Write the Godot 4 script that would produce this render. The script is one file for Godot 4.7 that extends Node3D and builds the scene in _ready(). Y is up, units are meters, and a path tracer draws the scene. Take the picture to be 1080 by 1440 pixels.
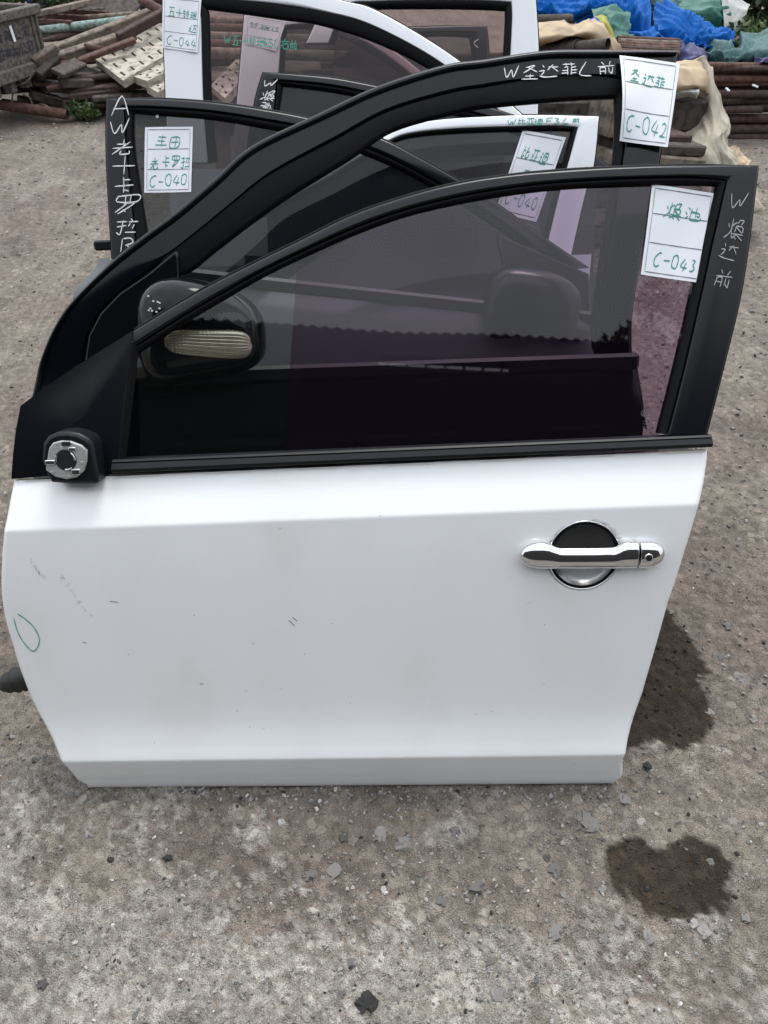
extends Node3D
# A yard of car doors leaning in a row, in metres, y up. The camera stands at x = z = 0 and looks towards -z.

var M := {}
var rng := RandomNumberGenerator.new()
var used := {}
var stone_shapes: Array = []


# ---------------------------------------------------------------- mesh building
class MB:
	var v := PackedVector3Array()
	var c := PackedColorArray()
	var i := PackedInt32Array()
	var uv := PackedVector2Array()
	func pt(p: Vector3, col := Color.WHITE, t := Vector2.ZERO) -> int:
		v.append(p); c.append(col); uv.append(t)
		return v.size() - 1
	func tri(a: int, b: int, d: int) -> void:      # counter-clockwise seen from outside
		i.append(a); i.append(d); i.append(b)
	func quad(a: int, b: int, d: int, e: int) -> void:
		tri(a, b, d); tri(a, d, e)
	func quadp(a: Vector3, b: Vector3, d: Vector3, e: Vector3, col := Color.WHITE) -> void:
		quad(pt(a, col), pt(b, col), pt(d, col), pt(e, col))
	func trip(a: Vector3, b: Vector3, d: Vector3, col := Color.WHITE) -> void:
		tri(pt(a, col), pt(b, col), pt(d, col))
	func rows(r: Array, closed := false, flip := false, col := Color.WHITE) -> void:   # a sheet through rows of points
		var n: int = r[0].size()
		var base := v.size()
		for j in r.size():
			for k in n:
				pt(r[j][k], col, Vector2(float(k) / maxi(n - 1, 1), float(j) / maxi(r.size() - 1, 1)))
		for j in r.size() - 1:
			for k in (n if closed else n - 1):
				var a := base + j * n + k
				var b := base + j * n + (k + 1) % n
				var d := base + (j + 1) * n + (k + 1) % n
				var e := base + (j + 1) * n + k
				if flip: quad(a, e, d, b)
				else: quad(a, b, d, e)
	func fan(r: Array, flip := false, col := Color.WHITE) -> void:
		var m := Vector3.ZERO
		for p in r: m += p
		var o := pt(m / r.size(), col)
		var base := v.size()
		for p in r: pt(p, col)
		for k in r.size():
			var a := base + k
			var b := base + (k + 1) % r.size()
			if flip: tri(o, b, a)
			else: tri(o, a, b)
	func block(t: Transform3D, h: Vector3, bevel := 0.004, col := Color.WHITE) -> void:   # a box with chamfered edges; h = half sizes
		bevel = minf(bevel, minf(h.x, minf(h.y, h.z)) * 0.6)
		var at := {}
		for sx in [-1, 1]:
			for sy in [-1, 1]:
				for sz in [-1, 1]:
					for ax in 3:
						var p := Vector3(sx * (h.x - bevel), sy * (h.y - bevel), sz * (h.z - bevel))
						p[ax] = [sx * h.x, sy * h.y, sz * h.z][ax]
						at[[sx, sy, sz, ax]] = t * p
		var q := func(l: Array) -> void:
			var m: Vector3 = (l[0] + l[1] + l[2]) / 3.0 - t.origin
			if (l[1] - l[0]).cross(l[2] - l[0]).dot(m) < 0.0: l.reverse()
			var ids := []
			for p in l: ids.append(pt(p, col))
			tri(ids[0], ids[1], ids[2])
			if ids.size() == 4: tri(ids[0], ids[2], ids[3])
		for s in [-1, 1]:
			q.call([at[[s, -1, -1, 0]], at[[s, 1, -1, 0]], at[[s, 1, 1, 0]], at[[s, -1, 1, 0]]])
			q.call([at[[-1, s, -1, 1]], at[[1, s, -1, 1]], at[[1, s, 1, 1]], at[[-1, s, 1, 1]]])
			q.call([at[[-1, -1, s, 2]], at[[1, -1, s, 2]], at[[1, 1, s, 2]], at[[-1, 1, s, 2]]])
			for r in [-1, 1]:
				q.call([at[[s, r, -1, 0]], at[[s, r, 1, 0]], at[[s, r, 1, 1]], at[[s, r, -1, 1]]])
				q.call([at[[s, -1, r, 0]], at[[s, 1, r, 0]], at[[s, 1, r, 2]], at[[s, -1, r, 2]]])
				q.call([at[[-1, s, r, 1]], at[[1, s, r, 1]], at[[1, s, r, 2]], at[[-1, s, r, 2]]])
				for w in [-1, 1]:
					q.call([at[[s, r, w, 0]], at[[s, r, w, 1]], at[[s, r, w, 2]]])
	func beam(a: Vector3, b: Vector3, w: float, h: float, roll := 0.0, bevel := 0.005, col := Color.WHITE) -> void:
		var z := (b - a).normalized()
		var x := Vector3.UP.cross(z)
		x = Vector3.RIGHT if x.length() < 0.01 else x.normalized()
		var t := Transform3D(Basis(x, z.cross(x), z).rotated(z, roll), (a + b) * 0.5)
		block(t, Vector3(w, h, a.distance_to(b)) * 0.5, bevel, col)
	func tube(path: Array, radii: Array, sides := 10, hollow := 0.0, col := Color.WHITE) -> void:
		var rings := []
		var n0 := Vector3.ZERO
		for k in path.size():
			var d: Vector3 = (path[mini(k + 1, path.size() - 1)] - path[maxi(k - 1, 0)]).normalized()
			var x: Vector3 = d.cross(Vector3.UP if absf(d.y) < 0.95 else Vector3.RIGHT) if n0 == Vector3.ZERO else n0 - d * n0.dot(d)
			x = x.normalized(); n0 = x
			var y := d.cross(x)
			var ring := []
			for s in sides:
				var a := TAU * s / sides
				ring.append(path[k] + (x * cos(a) + y * sin(a)) * radii[mini(k, radii.size() - 1)])
			rings.append(ring)
		rows(rings, true, false, col)
		for e in [0, rings.size() - 1]:
			if hollow > 0.0:
				var inner := []
				var deep := []
				var d: Vector3 = (path[1] - path[0]).normalized() if e == 0 else (path[-2] - path[-1]).normalized()
				for p in rings[e]:
					inner.append(path[e] + (p - path[e]) * hollow)
					deep.append(path[e] + (p - path[e]) * hollow + d * 0.25)
				rows([rings[e], inner, deep], true, e != 0, col)
			else:
				fan(rings[e], e == 0, col)
	func mesh(smooth := true) -> ArrayMesh:
		var vv := v; var cc := c; var ii := i; var uu := uv
		if not smooth:
			vv = PackedVector3Array(); cc = PackedColorArray(); uu = PackedVector2Array(); ii = PackedInt32Array()
			for k in i:
				vv.append(v[k]); cc.append(c[k]); uu.append(uv[k]); ii.append(ii.size())
		var n := PackedVector3Array()
		n.resize(vv.size())
		for k in range(0, ii.size(), 3):
			var a := ii[k]; var b := ii[k + 1]; var d := ii[k + 2]
			var f := (vv[d] - vv[a]).cross(vv[b] - vv[a])
			n[a] += f; n[b] += f; n[d] += f
		for k in n.size(): n[k] = n[k].normalized() if n[k].length_squared() > 0.0 else Vector3.UP
		var arrays := []
		arrays.resize(Mesh.ARRAY_MAX)
		arrays[Mesh.ARRAY_VERTEX] = vv; arrays[Mesh.ARRAY_NORMAL] = n; arrays[Mesh.ARRAY_COLOR] = cc
		arrays[Mesh.ARRAY_TEX_UV] = uu; arrays[Mesh.ARRAY_INDEX] = ii
		var m := ArrayMesh.new()
		m.add_surface_from_arrays(Mesh.PRIMITIVE_TRIANGLES, arrays)
		return m


func numbered(called: String) -> String:
	used[called] = used.get(called, 0) + 1
	return called if used[called] == 1 else "%s_%03d" % [called, used[called] - 1]

func obj(called: String, mesh: Mesh, m: Material, parent: Node = self) -> MeshInstance3D:
	var o := MeshInstance3D.new()
	o.name = numbered(called) if parent == self else called
	o.mesh = mesh
	o.material_override = m
	parent.add_child(o, true)
	return o

func tag(o: Node, label: String, category: String, group := "") -> Node:
	o.set_meta("label", label); o.set_meta("category", category)
	if group: o.set_meta("group", group)
	return o

func thing(called: String, label: String, category: String, t := Transform3D(), group := "") -> Node3D:
	var o := Node3D.new()
	o.name = numbered(called)
	o.transform = t
	add_child(o, true)
	tag(o, label, category, group)
	return o

func lin(r: float, g: float, b: float) -> Color:
	return Color(r, g, b).linear_to_srgb()

func mat(c: Color, rough := 0.6, metal := 0.0, spec := 0.5) -> StandardMaterial3D:
	var m := StandardMaterial3D.new()
	m.albedo_color = c; m.roughness = rough; m.metallic = metal; m.metallic_specular = spec
	return m

func noise(freq: float, sd: int, kind := FastNoiseLite.TYPE_SIMPLEX_SMOOTH, octaves := 4, ridged := false) -> FastNoiseLite:
	var n := FastNoiseLite.new()
	n.noise_type = kind; n.frequency = freq; n.seed = sd
	n.fractal_type = FastNoiseLite.FRACTAL_RIDGED if ridged else (FastNoiseLite.FRACTAL_FBM if octaves > 1 else FastNoiseLite.FRACTAL_NONE)
	n.fractal_octaves = octaves
	return n

func tile(n: FastNoiseLite, ramp: Array, size := 512) -> NoiseTexture2D:
	var t := NoiseTexture2D.new()
	t.width = size; t.height = size; t.seamless = true; t.noise = n; t.seamless_blend_skirt = 0.2
	var g := Gradient.new()
	g.offsets = PackedFloat32Array(range(ramp.size()).map(func(k): return float(k) / (ramp.size() - 1)))
	g.colors = PackedColorArray(ramp)
	t.color_ramp = g
	return t

func grained(c: Color, rough: float, sd: int, freq := 0.02, dark := 0.6, scale := Vector3(2, 2, 2), bump := 0.2, octaves := 5, metal := 0.0) -> StandardMaterial3D:
	var m := mat(c, rough, metal)
	m.albedo_texture = tile(noise(freq, sd, FastNoiseLite.TYPE_SIMPLEX_SMOOTH, octaves), [Color(dark, dark, dark), Color(0.85, 0.85, 0.85), Color(1, 1, 1)])
	m.uv1_triplanar = true
	m.uv1_scale = scale
	m.vertex_color_use_as_albedo = true
	if bump > 0.0:
		m.heightmap_enabled = true
		m.heightmap_texture = m.albedo_texture
		m.heightmap_scale = bump
	return m

func tinted(c: Color) -> StandardMaterial3D:   # a clear layer dyed through, seen twice per pass
	var m := mat(c, 0.0, 0.0, 0.0)
	m.albedo_color.a = 0.0
	m.refraction_enabled = true
	m.refraction_scale = 0.0002
	return m

func pane(c: Color, alpha: float) -> StandardMaterial3D:
	var m := mat(c, 0.02, 0.0, 0.36)
	m.transparency = BaseMaterial3D.TRANSPARENCY_ALPHA
	m.albedo_color.a = alpha
	return m


# ---------------------------------------------------------------- materials
func make_materials() -> void:
	M.white_paint = mat(lin(0.76, 0.78, 0.81), 0.28)
	M.white_paint.clearcoat_enabled = true; M.white_paint.clearcoat = 0.35; M.white_paint.clearcoat_roughness = 0.12
	M.door_paint = mat(lin(0.825, 0.835, 0.845), 0.24)
	M.door_paint.albedo_texture = tile(noise(0.008, 61, FastNoiseLite.TYPE_SIMPLEX_SMOOTH, 5), [Color(0.965, 0.96, 0.95), Color(0.99, 0.99, 0.985), Color(1, 1, 1), Color(1, 1, 1)])
	M.door_paint.uv1_triplanar = true
	M.door_paint.uv1_scale = Vector3(0.9, 0.5, 0.9)
	M.door_paint.clearcoat_enabled = true; M.door_paint.clearcoat = 0.3; M.door_paint.clearcoat_roughness = 0.1
	M.black_satin = mat(lin(0.0035, 0.0045, 0.007), 0.22, 0.0, 0.38)
	M.black_coat = mat(lin(0.002, 0.003, 0.005), 0.14, 0.0, 0.36)
	M.dark_body = mat(lin(0.115, 0.122, 0.13), 0.1, 0.0, 0.6)
	M.darkest_glass = pane(lin(0.006, 0.008, 0.010), 0.86)
	M.black_gloss = mat(lin(0.003, 0.004, 0.005), 0.09, 0.0, 0.34)
	M.rubber = mat(lin(0.003, 0.003, 0.004), 0.55, 0.0, 0.25)
	M.old_rubber = grained(lin(0.022, 0.022, 0.018), 0.6, 5, 0.03, 0.5, Vector3(8, 8, 8), 0.05)
	M.plastic = mat(lin(0.006, 0.007, 0.010), 0.42, 0.0, 0.36)
	M.inner = mat(lin(0.03, 0.03, 0.033), 0.7)
	M.clear_glass = pane(lin(0.004, 0.008, 0.008), 0.1)
	M.clear_glass.metallic_specular = 0.46
	M.dark_glass = pane(lin(0.008, 0.010, 0.012), 0.62)
	M.mid_glass = pane(lin(0.01, 0.016, 0.018), 0.45)
	M.brown_glass = pane(lin(0.02, 0.013, 0.014), 0.3)
	M.film = tinted(lin(0.84, 0.645, 0.845))
	M.tinted_pane = pane(lin(0.006, 0.0025, 0.008), 0.40)
	M.tinted_pane.metallic_specular = 0.46
	M.tea_glass = tinted(lin(0.82, 0.66, 0.675))
	M.chrome = mat(lin(0.72, 0.72, 0.74), 0.06, 1.0)
	M.brushed = mat(lin(0.62, 0.62, 0.63), 0.3, 1.0)
	M.zinc = grained(lin(0.62, 0.62, 0.6), 0.55, 9, 0.05, 0.5, Vector3(20, 20, 20), 0.03, 4, 0.35)
	M.cup_reflection_dark = mat(lin(0.035, 0.035, 0.037), 0.35)  # dark reflection in the handle cup, put into the colour
	M.hole = mat(lin(0.004, 0.004, 0.004), 0.7)
	M.mirror = mat(lin(0.8, 0.8, 0.8), 0.02, 1.0)
	M.lens = pane(lin(0.5, 0.5, 0.36), 0.12)
	M.lens_back = mat(lin(0.5, 0.48, 0.37), 0.25, 0.8)
	M.paper = mat(lin(0.8, 0.82, 0.86), 0.75)
	M.print_ink = mat(lin(0.16, 0.16, 0.18), 0.7)
	M.green_ink = mat(lin(0.03, 0.27, 0.2), 0.6)
	M.green_paint = mat(lin(0.03, 0.3, 0.22), 0.5)
	M.chalk = mat(lin(0.7, 0.7, 0.72), 0.8)
	M.thin_chalk = mat(lin(0.4, 0.41, 0.43), 0.8)
	M.etch = mat(lin(0.11, 0.11, 0.115), 0.8)
	M.scuff = mat(lin(0.42, 0.42, 0.42), 0.7)
	M.scuff_dark = mat(lin(0.16, 0.16, 0.165), 0.7)
	M.rust = grained(lin(0.13, 0.062, 0.046), 0.85, 21, 0.015, 0.4, Vector3(3, 3, 3), 0.3)
	M.rust_dark = grained(lin(0.085, 0.05, 0.042), 0.85, 22, 0.015, 0.4, Vector3(3, 3, 3), 0.3)
	M.timber = grained(lin(0.25, 0.2, 0.16), 0.9, 23, 0.012, 0.35, Vector3(3, 3, 3), 0.4)
	M.timber_dark = grained(lin(0.1, 0.08, 0.07), 0.9, 24, 0.012, 0.35, Vector3(3, 3, 3), 0.4)
	M.steel_plank = grained(lin(0.5, 0.45, 0.37), 0.8, 25, 0.012, 0.3, Vector3(2, 2, 2), 0.15)
	M.teal_pipe = grained(lin(0.3, 0.4, 0.37), 0.75, 26, 0.014, 0.3, Vector3(4, 4, 4), 0.2)
	M.blue_pipe = grained(lin(0.03, 0.06, 0.14), 0.6, 27, 0.014, 0.5, Vector3(2, 2, 2), 0.1)
	M.crate = grained(lin(0.15, 0.132, 0.115), 0.9, 28, 0.02, 0.45, Vector3(2.5, 2.5, 2.5), 0.3)
	M.faded_ink = mat(lin(0.035, 0.032, 0.04), 0.9)
	M.tan_tarp = grained(lin(0.52, 0.39, 0.25), 0.75, 31, 0.008, 0.6, Vector3(2, 2, 2), 0.3)
	M.pale_tarp = grained(lin(0.48, 0.42, 0.33), 0.8, 32, 0.008, 0.45, Vector3(2, 2, 2), 0.3)
	M.blue_tarp = grained(lin(0.002, 0.13, 0.50), 0.6, 33, 0.03, 0.7, Vector3(3, 3, 3), 0.3)
	M.blue_tarp.metallic_specular = 0.25
	M.green_tarp = grained(lin(0.02, 0.16, 0.12), 0.6, 34, 0.02, 0.6, Vector3(3, 3, 3), 0.2)
	M.teal_tarp = grained(lin(0.06, 0.16, 0.16), 0.65, 35, 0.02, 0.4, Vector3(4, 4, 4), 0.3)
	M.violet_tarp = grained(lin(0.05, 0.05, 0.17), 0.65, 36, 0.02, 0.5, Vector3(4, 4, 4), 0.3)
	M.yellow_tarp = grained(lin(0.38, 0.36, 0.03), 0.65, 37, 0.02, 0.6, Vector3(3, 3, 3), 0.2)
	M.white_cloth = grained(lin(0.6, 0.6, 0.57), 0.8, 38, 0.02, 0.7, Vector3(3, 3, 3), 0.2)
	M.leaf = mat(Color.WHITE, 0.6); M.leaf.vertex_color_use_as_albedo = true; M.leaf.backlight_enabled = true; M.leaf.backlight = Color(0.15, 0.25, 0.05)
	M.bark = grained(lin(0.1, 0.08, 0.06), 0.9, 41, 0.02, 0.4, Vector3(2, 2, 2), 0.5)
	M.shed_roof = grained(lin(0.025, 0.024, 0.024), 0.9, 42, 0.02, 0.5, Vector3(1, 1, 1), 0.2)
	M.shed_wall = grained(lin(0.02, 0.018, 0.017), 0.9, 43, 0.02, 0.5, Vector3(1, 1, 1), 0.2)
	M.stone = mat(Color.WHITE, 0.85); M.stone.vertex_color_use_as_albedo = true


# ---------------------------------------------------------------- handwriting: each stroke is a run of two-digit points on a 10 by 10 square, y down
const GLYPH := {
	"C": "81 51 23 15 28 59 88", "-": "15 85", "0": "50 21 13 17 49 78 84 71 50", "4": "51 16 97|73 59", "3": "21 62 45 77 49 19", "2": "22 51 73 48 19 89",
	"W": "02 29 54 69 91", "w": "02 28 54 67 90", "L": "40 18 79", "F": "21 29|21 81|25 75", "A": "19 50 89|26 76", "R": "21 29|21 61 74 45|45 79", "K": "21 29|71 25 79", "I": "50 59", "<": "71 25 79",
	"焕": "13 25|52 34|31 36 19|36 49|61 53|61 81 73|54 84 86 54|54 56|69 58|47 97|67 49|67 99", "驰": "11 41 36|14 44 47 28|08 37|52 84 86|67 61|51 57 69 98 96",
	"池": "12 23|05 16|09 27|32 38 59 98 96|34 84 86 76|61 67", "圣": "22 71 15|32 85|46 49|27 67|09 89", "达": "12 23|05 25 18|08 39 99|43 93|62 45|63 96",
	"菲": "12 82|31 33|61 63|44 49|24 44|16 46|08 48|64 69|64 94|66 96|68 98", "丰": "22 82|15 75|08 98|50 59", "田": "11 19 89 81 11|15 85|51 59",
	"老": "23 73|50 54|05 95|82 09|47 49 89 87", "卡": "50 55|52 82|15 95|55 59|57 78", "罗": "10 90 93 13 10|40 43|60 63|54 18|44 84 29|47 58",
	"拉": "02 42|21 29 08|05 44|61 72|52 92|63 55|84 76|48 98", "比": "21 29 47|24 44|61 68 98 96|84 65", "亚": "11 91|31 39|61 69|15 27|85 77|09 99",
	"迪": "12 23|05 25 18|08 39 99|42 47 87 82 42|61 67|44 84", "五": "11 81|41 29|25 75 69|09 99", "十": "05 95|50 59",
	"铃": "20 03|12 42|04 44|22 28 46|70 54|70 94|63 73|55 85 68|68 79", "瑞": "02 42|05 45|23 28|08 47|70 73|51 54 94 91|45 95|56 59|56 96 99|68 69|77 79",
	"迈": "12 23|05 25 18|08 39 99|42 92|62 58|65 85 77", "右": "03 93|50 08|35 39 89 85 35", "前": "21 33|71 63|04 94|15 19|15 45 49|17 47|65 68|85 89 78",
	"有": "02 92|50 06|34 39|34 84 89|36 76|37 77", "限": "11 19|11 41 34 46 17|52 92 95 55|52 58 77|65 99", "公": "30 05|60 95|44 28 88|67 99", "司": "11 91 99 78|24 74|36 38 68 66 36",
}

func stroke(mb: MB, pts: Array, width: float, place: Callable) -> void:   # one pen stroke as a thin ribbon on a surface
	var line := []
	for k in pts.size() - 1:
		var p0: Vector2 = pts[maxi(k - 1, 0)]
		var p3: Vector2 = pts[mini(k + 2, pts.size() - 1)]
		for s in 4:
			line.append(pts[k].cubic_interpolate(pts[k + 1], p0, p3, s / 4.0))
	line.append(pts[-1])
	var l := []
	var r := []
	for k in line.size():
		var d: Vector2 = (line[mini(k + 1, line.size() - 1)] - line[maxi(k - 1, 0)]).normalized()
		var w := width * (0.45 if k == 0 or k == line.size() - 1 else 0.72 + 0.4 * absf(sin(k * 0.7 + line.size()))) * (0.85 + 0.3 * absf(d.x))
		var n := Vector2(-d.y, d.x) * w * 0.5
		var e := d * width * 0.3 * (-1.0 if k == 0 else (1.0 if k == line.size() - 1 else 0.0))
		l.append(place.call(line[k] + n + e)); r.append(place.call(line[k] - n + e))
	mb.rows([l, r], false, true)

func write(mb: MB, text: String, tl: Vector2, tr: Vector2, bl: Vector2, width: float, place: Callable, down := false) -> void:
	# tl, tr, bl: corners of the written line on the surface
	var n := text.length()
	var wild := RandomNumberGenerator.new()
	wild.seed = text.length() * 131 + int(tl.x * 1000.0)
	for k in n:
		if not GLYPH.has(text[k]): continue
		var grow := wild.randf_range(0.84, 1.08)
		var shift := Vector2(wild.randf_range(-0.06, 0.06), wild.randf_range(-0.07, 0.07))
		var slant := wild.randf_range(0.04, 0.2)
		for st in GLYPH[text[k]].split("|"):
			var pts := []
			for q in st.split(" "):
				var g := Vector2(float(q[0]), float(q[1])) / 9.0 + Vector2(wild.randf_range(-0.035, 0.035), wild.randf_range(-0.035, 0.035))
				g = (g - Vector2(0.5, 0.5)) * grow * 0.86 + Vector2(0.5, 0.5) + shift
				g.x += (0.5 - g.y) * slant
				var u := g.x if down else (k + g.x) / n
				var w := (k + g.y) / n if down else g.y
				pts.append(tl + (tr - tl) * u + (bl - tl) * w)
			stroke(mb, pts, width, place)


# ---------------------------------------------------------------- car doors
class Door:
	var node: Node3D
	var yb: float      # height of the belt line up the door
	var lean: float    # how much the window frame leans in from the belt on
	var slope: float   # rise of the belt line along the door
	var curve := 0.0   # and how much more towards the top
	var profile: Array = []
	func belt(x: float) -> float:
		return yb + slope * x
	func z(x: float, y: float) -> float:
		var b := belt(x)
		if y > b: return -lean * (y - b) - curve * (y - b) * (y - b)
		var f := clampf(y / b, 0.0, 1.0)
		for k in profile.size() - 1:
			if f <= profile[k + 1].x:
				var t: float = (f - profile[k].x) / (profile[k + 1].x - profile[k].x)
				return lerpf(profile[k].y, profile[k + 1].y, t)
		return 0.0
	func s(p: Vector2, off := 0.0) -> Vector3:
		return Vector3(p.x, p.y, z(p.x, p.y) + off)

func at(d0: float, lean: float, yaw: float, yb: float, tumble: float, slope: float, curve: float) -> Door:
	var d := Door.new()
	d.node = Node3D.new()
	d.node.transform = Transform3D(Basis(Vector3.UP, deg_to_rad(yaw)) * Basis(Vector3.RIGHT, -deg_to_rad(lean)), Vector3(0, 0, -d0))
	d.yb = yb; d.lean = tumble; d.slope = slope; d.curve = curve
	return d

func start_door(d: Door, called: String, label: String, group := "car doors leaning in a row") -> void:
	d.node.name = numbered(called)
	add_child(d.node, true)
	tag(d.node, label, "car door", group)

func smooth_profile(keys: Array, folds := []) -> Array:   # rounds the runs between the folds, and keeps the folds crisp
	var out := []
	for k in 401:
		var f := k / 400.0
		var reach := 0.05
		for q in folds: reach = minf(reach, 0.0025 + absf(f - q) * 0.8)
		reach = minf(reach, minf(f, 1.0 - f) + 0.001)
		var sum := 0.0
		for w in 9:
			var g := clampf(f + reach * (w - 4) / 4.0, 0.0, 1.0)
			for q in keys.size() - 1:
				if g <= keys[q + 1].x:
					sum += lerpf(keys[q].y, keys[q + 1].y, (g - keys[q].x) / (keys[q + 1].x - keys[q].x))
					break
		out.append(Vector2(f, sum / 9.0))
	return out

func dense_pairs(pairs: Array) -> Array:
	var out := []
	for k in pairs.size() - 1:
		var a = pairs[k]; var b = pairs[k + 1]
		var p = pairs[k - 1] if k > 0 and a[2] == 0 else a
		var q = pairs[k + 2] if k + 2 < pairs.size() and b[2] == 0 else b
		for s in 6:
			var t := s / 6.0
			out.append([a[0].cubic_interpolate(b[0], p[0], q[0], t), a[1].cubic_interpolate(b[1], p[1], q[1], t), lerpf(a[3], b[3], t)])
	var e = pairs[-1]
	out.append([e[0], e[1], e[3]])
	return out

func band(d: Door, dp: Array, section: Array, m: Material, called: String) -> MeshInstance3D:
	# section: [share across, metres inwards, height off the surface]; a share of 9 stands for the edge between face and seal
	var mb := MB.new()
	var rws := []
	for sct in section:
		var row := []
		for p in dp:
			var f: float = p[2] if sct[0] == 9 else sct[0]
			var dir: Vector2 = (p[1] - p[0]).normalized()
			row.append(d.s(p[0].lerp(p[1], f) + dir * sct[1], sct[2]))
		rws.append(row)
	mb.rows(rws, false, true)
	return obj(called, mb.mesh(), m, d.node)

func frame(d: Door, pairs: Array, face_mat: Material, seal_mat: Material) -> Array:
	var dp := dense_pairs(pairs)
	band(d, dp, [[0, 0.004, -0.034], [0, 0.0, -0.03], [0, 0.0, -0.006], [0, 0.0015, -0.002], [0, 0.005, 0.0], [0.5, 0.0, 0.0015], [9, -0.004, 0.0005], [9, -0.001, -0.002], [9, 0.0, -0.008], [9, -0.001, -0.034], [0, 0.004, -0.034]], face_mat, "window_frame")
	band(d, dp, [[9, -0.001, -0.02], [9, 0.0, -0.0035], [9, 0.003, -0.001], [0.93, 0.0, -0.004], [1.0, 0.0, -0.009], [1.0, 0.0015, -0.014], [1.0, 0.0, -0.024], [9, -0.001, -0.024]], seal_mat, "window_seal")
	band(d, dp, [[0, -0.0035, -0.03], [0, -0.004, -0.012], [0, -0.002, -0.007], [0, 0.002, -0.008], [0, 0.002, -0.03]], seal_mat, "edge_seal")
	return dp

func glass(d: Door, dp: Array, m: Material, low := 0.02, off := -0.013) -> PackedVector2Array:
	var poly := glass_outline(d, dp, low)
	flat_sheet(d, poly, m, "window_glass", off)
	return poly

func glass_outline(d: Door, dp: Array, low: float) -> PackedVector2Array:
	var poly := PackedVector2Array()
	for p in dp: poly.append(p[1] + (p[1] - p[0]).normalized() * -0.002)
	var e: Vector2 = poly[poly.size() - 1]
	var b: Vector2 = poly[0]
	poly.append(Vector2(e.x, minf(e.y, d.belt(e.x) - low)))
	poly.append(Vector2(b.x, minf(b.y, d.belt(b.x) - low)))
	return poly

func flat_sheet(d: Door, poly: PackedVector2Array, m: Material, called: String, off: float, parent: Node = null) -> MeshInstance3D:
	var mb := MB.new()
	var nrm := Vector3(-d.lean * -d.slope, d.lean, 1.0)
	for p in poly: mb.pt(Vector3(p.x, p.y, -d.lean * (p.y - d.belt(p.x)) + off))
	var t := Geometry2D.triangulate_polygon(poly)
	for k in range(0, t.size(), 3):
		var a := mb.v[t[k]]
		if (mb.v[t[k + 1]] - a).cross(mb.v[t[k + 2]] - a).z > 0.0: mb.tri(t[k], t[k + 1], t[k + 2])
		else: mb.tri(t[k], t[k + 2], t[k + 1])
	return obj(called, mb.mesh(false), m, parent if parent else d.node)

func dyed(d: Door, poly: PackedVector2Array, m: Material, called: String, off: float) -> void:   # a closed layer one millimetre thick behind a pane
	var mb := MB.new()
	var pts := Array(poly)
	var area := 0.0
	for k in pts.size(): area += pts[k].cross(pts[(k + 1) % pts.size()])
	if area < 0.0: pts.reverse()
	prism(pts, 0.0, 0.001, 0.0002, func(p: Vector2, z: float) -> Vector3: return Vector3(p.x, p.y, -d.lean * (p.y - d.belt(p.x)) + off + z), mb)
	var ids := []
	var flat := PackedVector2Array(pts)
	for p in pts: ids.append(mb.pt(Vector3(p.x, p.y, -d.lean * (p.y - d.belt(p.x)) + off)))
	var t := Geometry2D.triangulate_polygon(flat)
	for k in range(0, t.size(), 3):
		if (flat[t[k + 1]] - flat[t[k]]).cross(flat[t[k + 2]] - flat[t[k]]) > 0.0: mb.tri(ids[t[k]], ids[t[k + 2]], ids[t[k + 1]])
		else: mb.tri(ids[t[k]], ids[t[k + 1]], ids[t[k + 2]])
	obj(called, mb.mesh(false), m, d.node)

func by_height(line: Array, y: float) -> float:   # x of an edge at a height
	for k in line.size() - 1:
		if y <= line[k + 1].y or k == line.size() - 2:
			var t: float = clampf((y - line[k].y) / maxf(line[k + 1].y - line[k].y, 1e-5), 0.0, 1.0)
			return line[k].cubic_interpolate(line[k + 1], line[maxi(k - 1, 0)], line[mini(k + 2, line.size() - 1)], t).x
	return line[-1].x

func body(d: Door, left: Array, right: Array, m: Material, nx := 40, ny := 60, hollow = null) -> void:
	var mb := MB.new()
	var rws := []
	for j in ny + 1:
		var f := float(j) / ny
		var row := []
		var xl := by_height(left, maxf(left[0].y, f * d.belt(left[-1].x)))
		var xr := by_height(right, maxf(right[0].y, f * d.belt(right[-1].x)))
		for k in nx + 1:
			var x := lerpf(xl, xr, float(k) / nx)
			var p := Vector2(x, f * d.belt(x))
			var off := 0.0
			var edge := minf(minf(x - xl, xr - x), p.y + 0.004)       # the skin rolls over at its rim
			if edge < 0.006: off = -0.006 + sqrt(maxf(0.0, 0.000036 - (0.006 - edge) * (0.006 - edge)))
			if hollow != null: off += hollow.call(p)
			row.append(d.s(p, off))
		rws.append(row)
	mb.rows(rws)
	obj("outer_panel", mb.mesh(), m, d.node)
	var rim := []
	for k in nx + 1: rim.append(rws[0][k])
	for j in range(1, ny + 1): rim.append(rws[j][nx])
	for k in range(nx - 1, -1, -1): rim.append(rws[ny][k])
	for j in range(ny - 1, 0, -1): rim.append(rws[j][0])
	var mid := Vector3(0, d.yb * 0.5, 0)
	for p in rim: mid.x += p.x / rim.size()
	var back := []
	var deep := []
	var far := []
	for p in rim:
		var q: Vector3 = p + (mid - p).normalized() * 0.014
		back.append(p + Vector3(0, 0, -0.012))
		deep.append(q + Vector3(0, 0, -0.014)); far.append(Vector3(q.x, q.y, -0.06))
	mb = MB.new()
	mb.rows([rim, back, deep], true, true)
	obj("panel_rim", mb.mesh(), m, d.node)
	mb = MB.new()
	mb.rows([deep, far], true, true)
	mb.fan(far, true)
	obj("inner_panel", mb.mesh(), M.inner, d.node)

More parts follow.
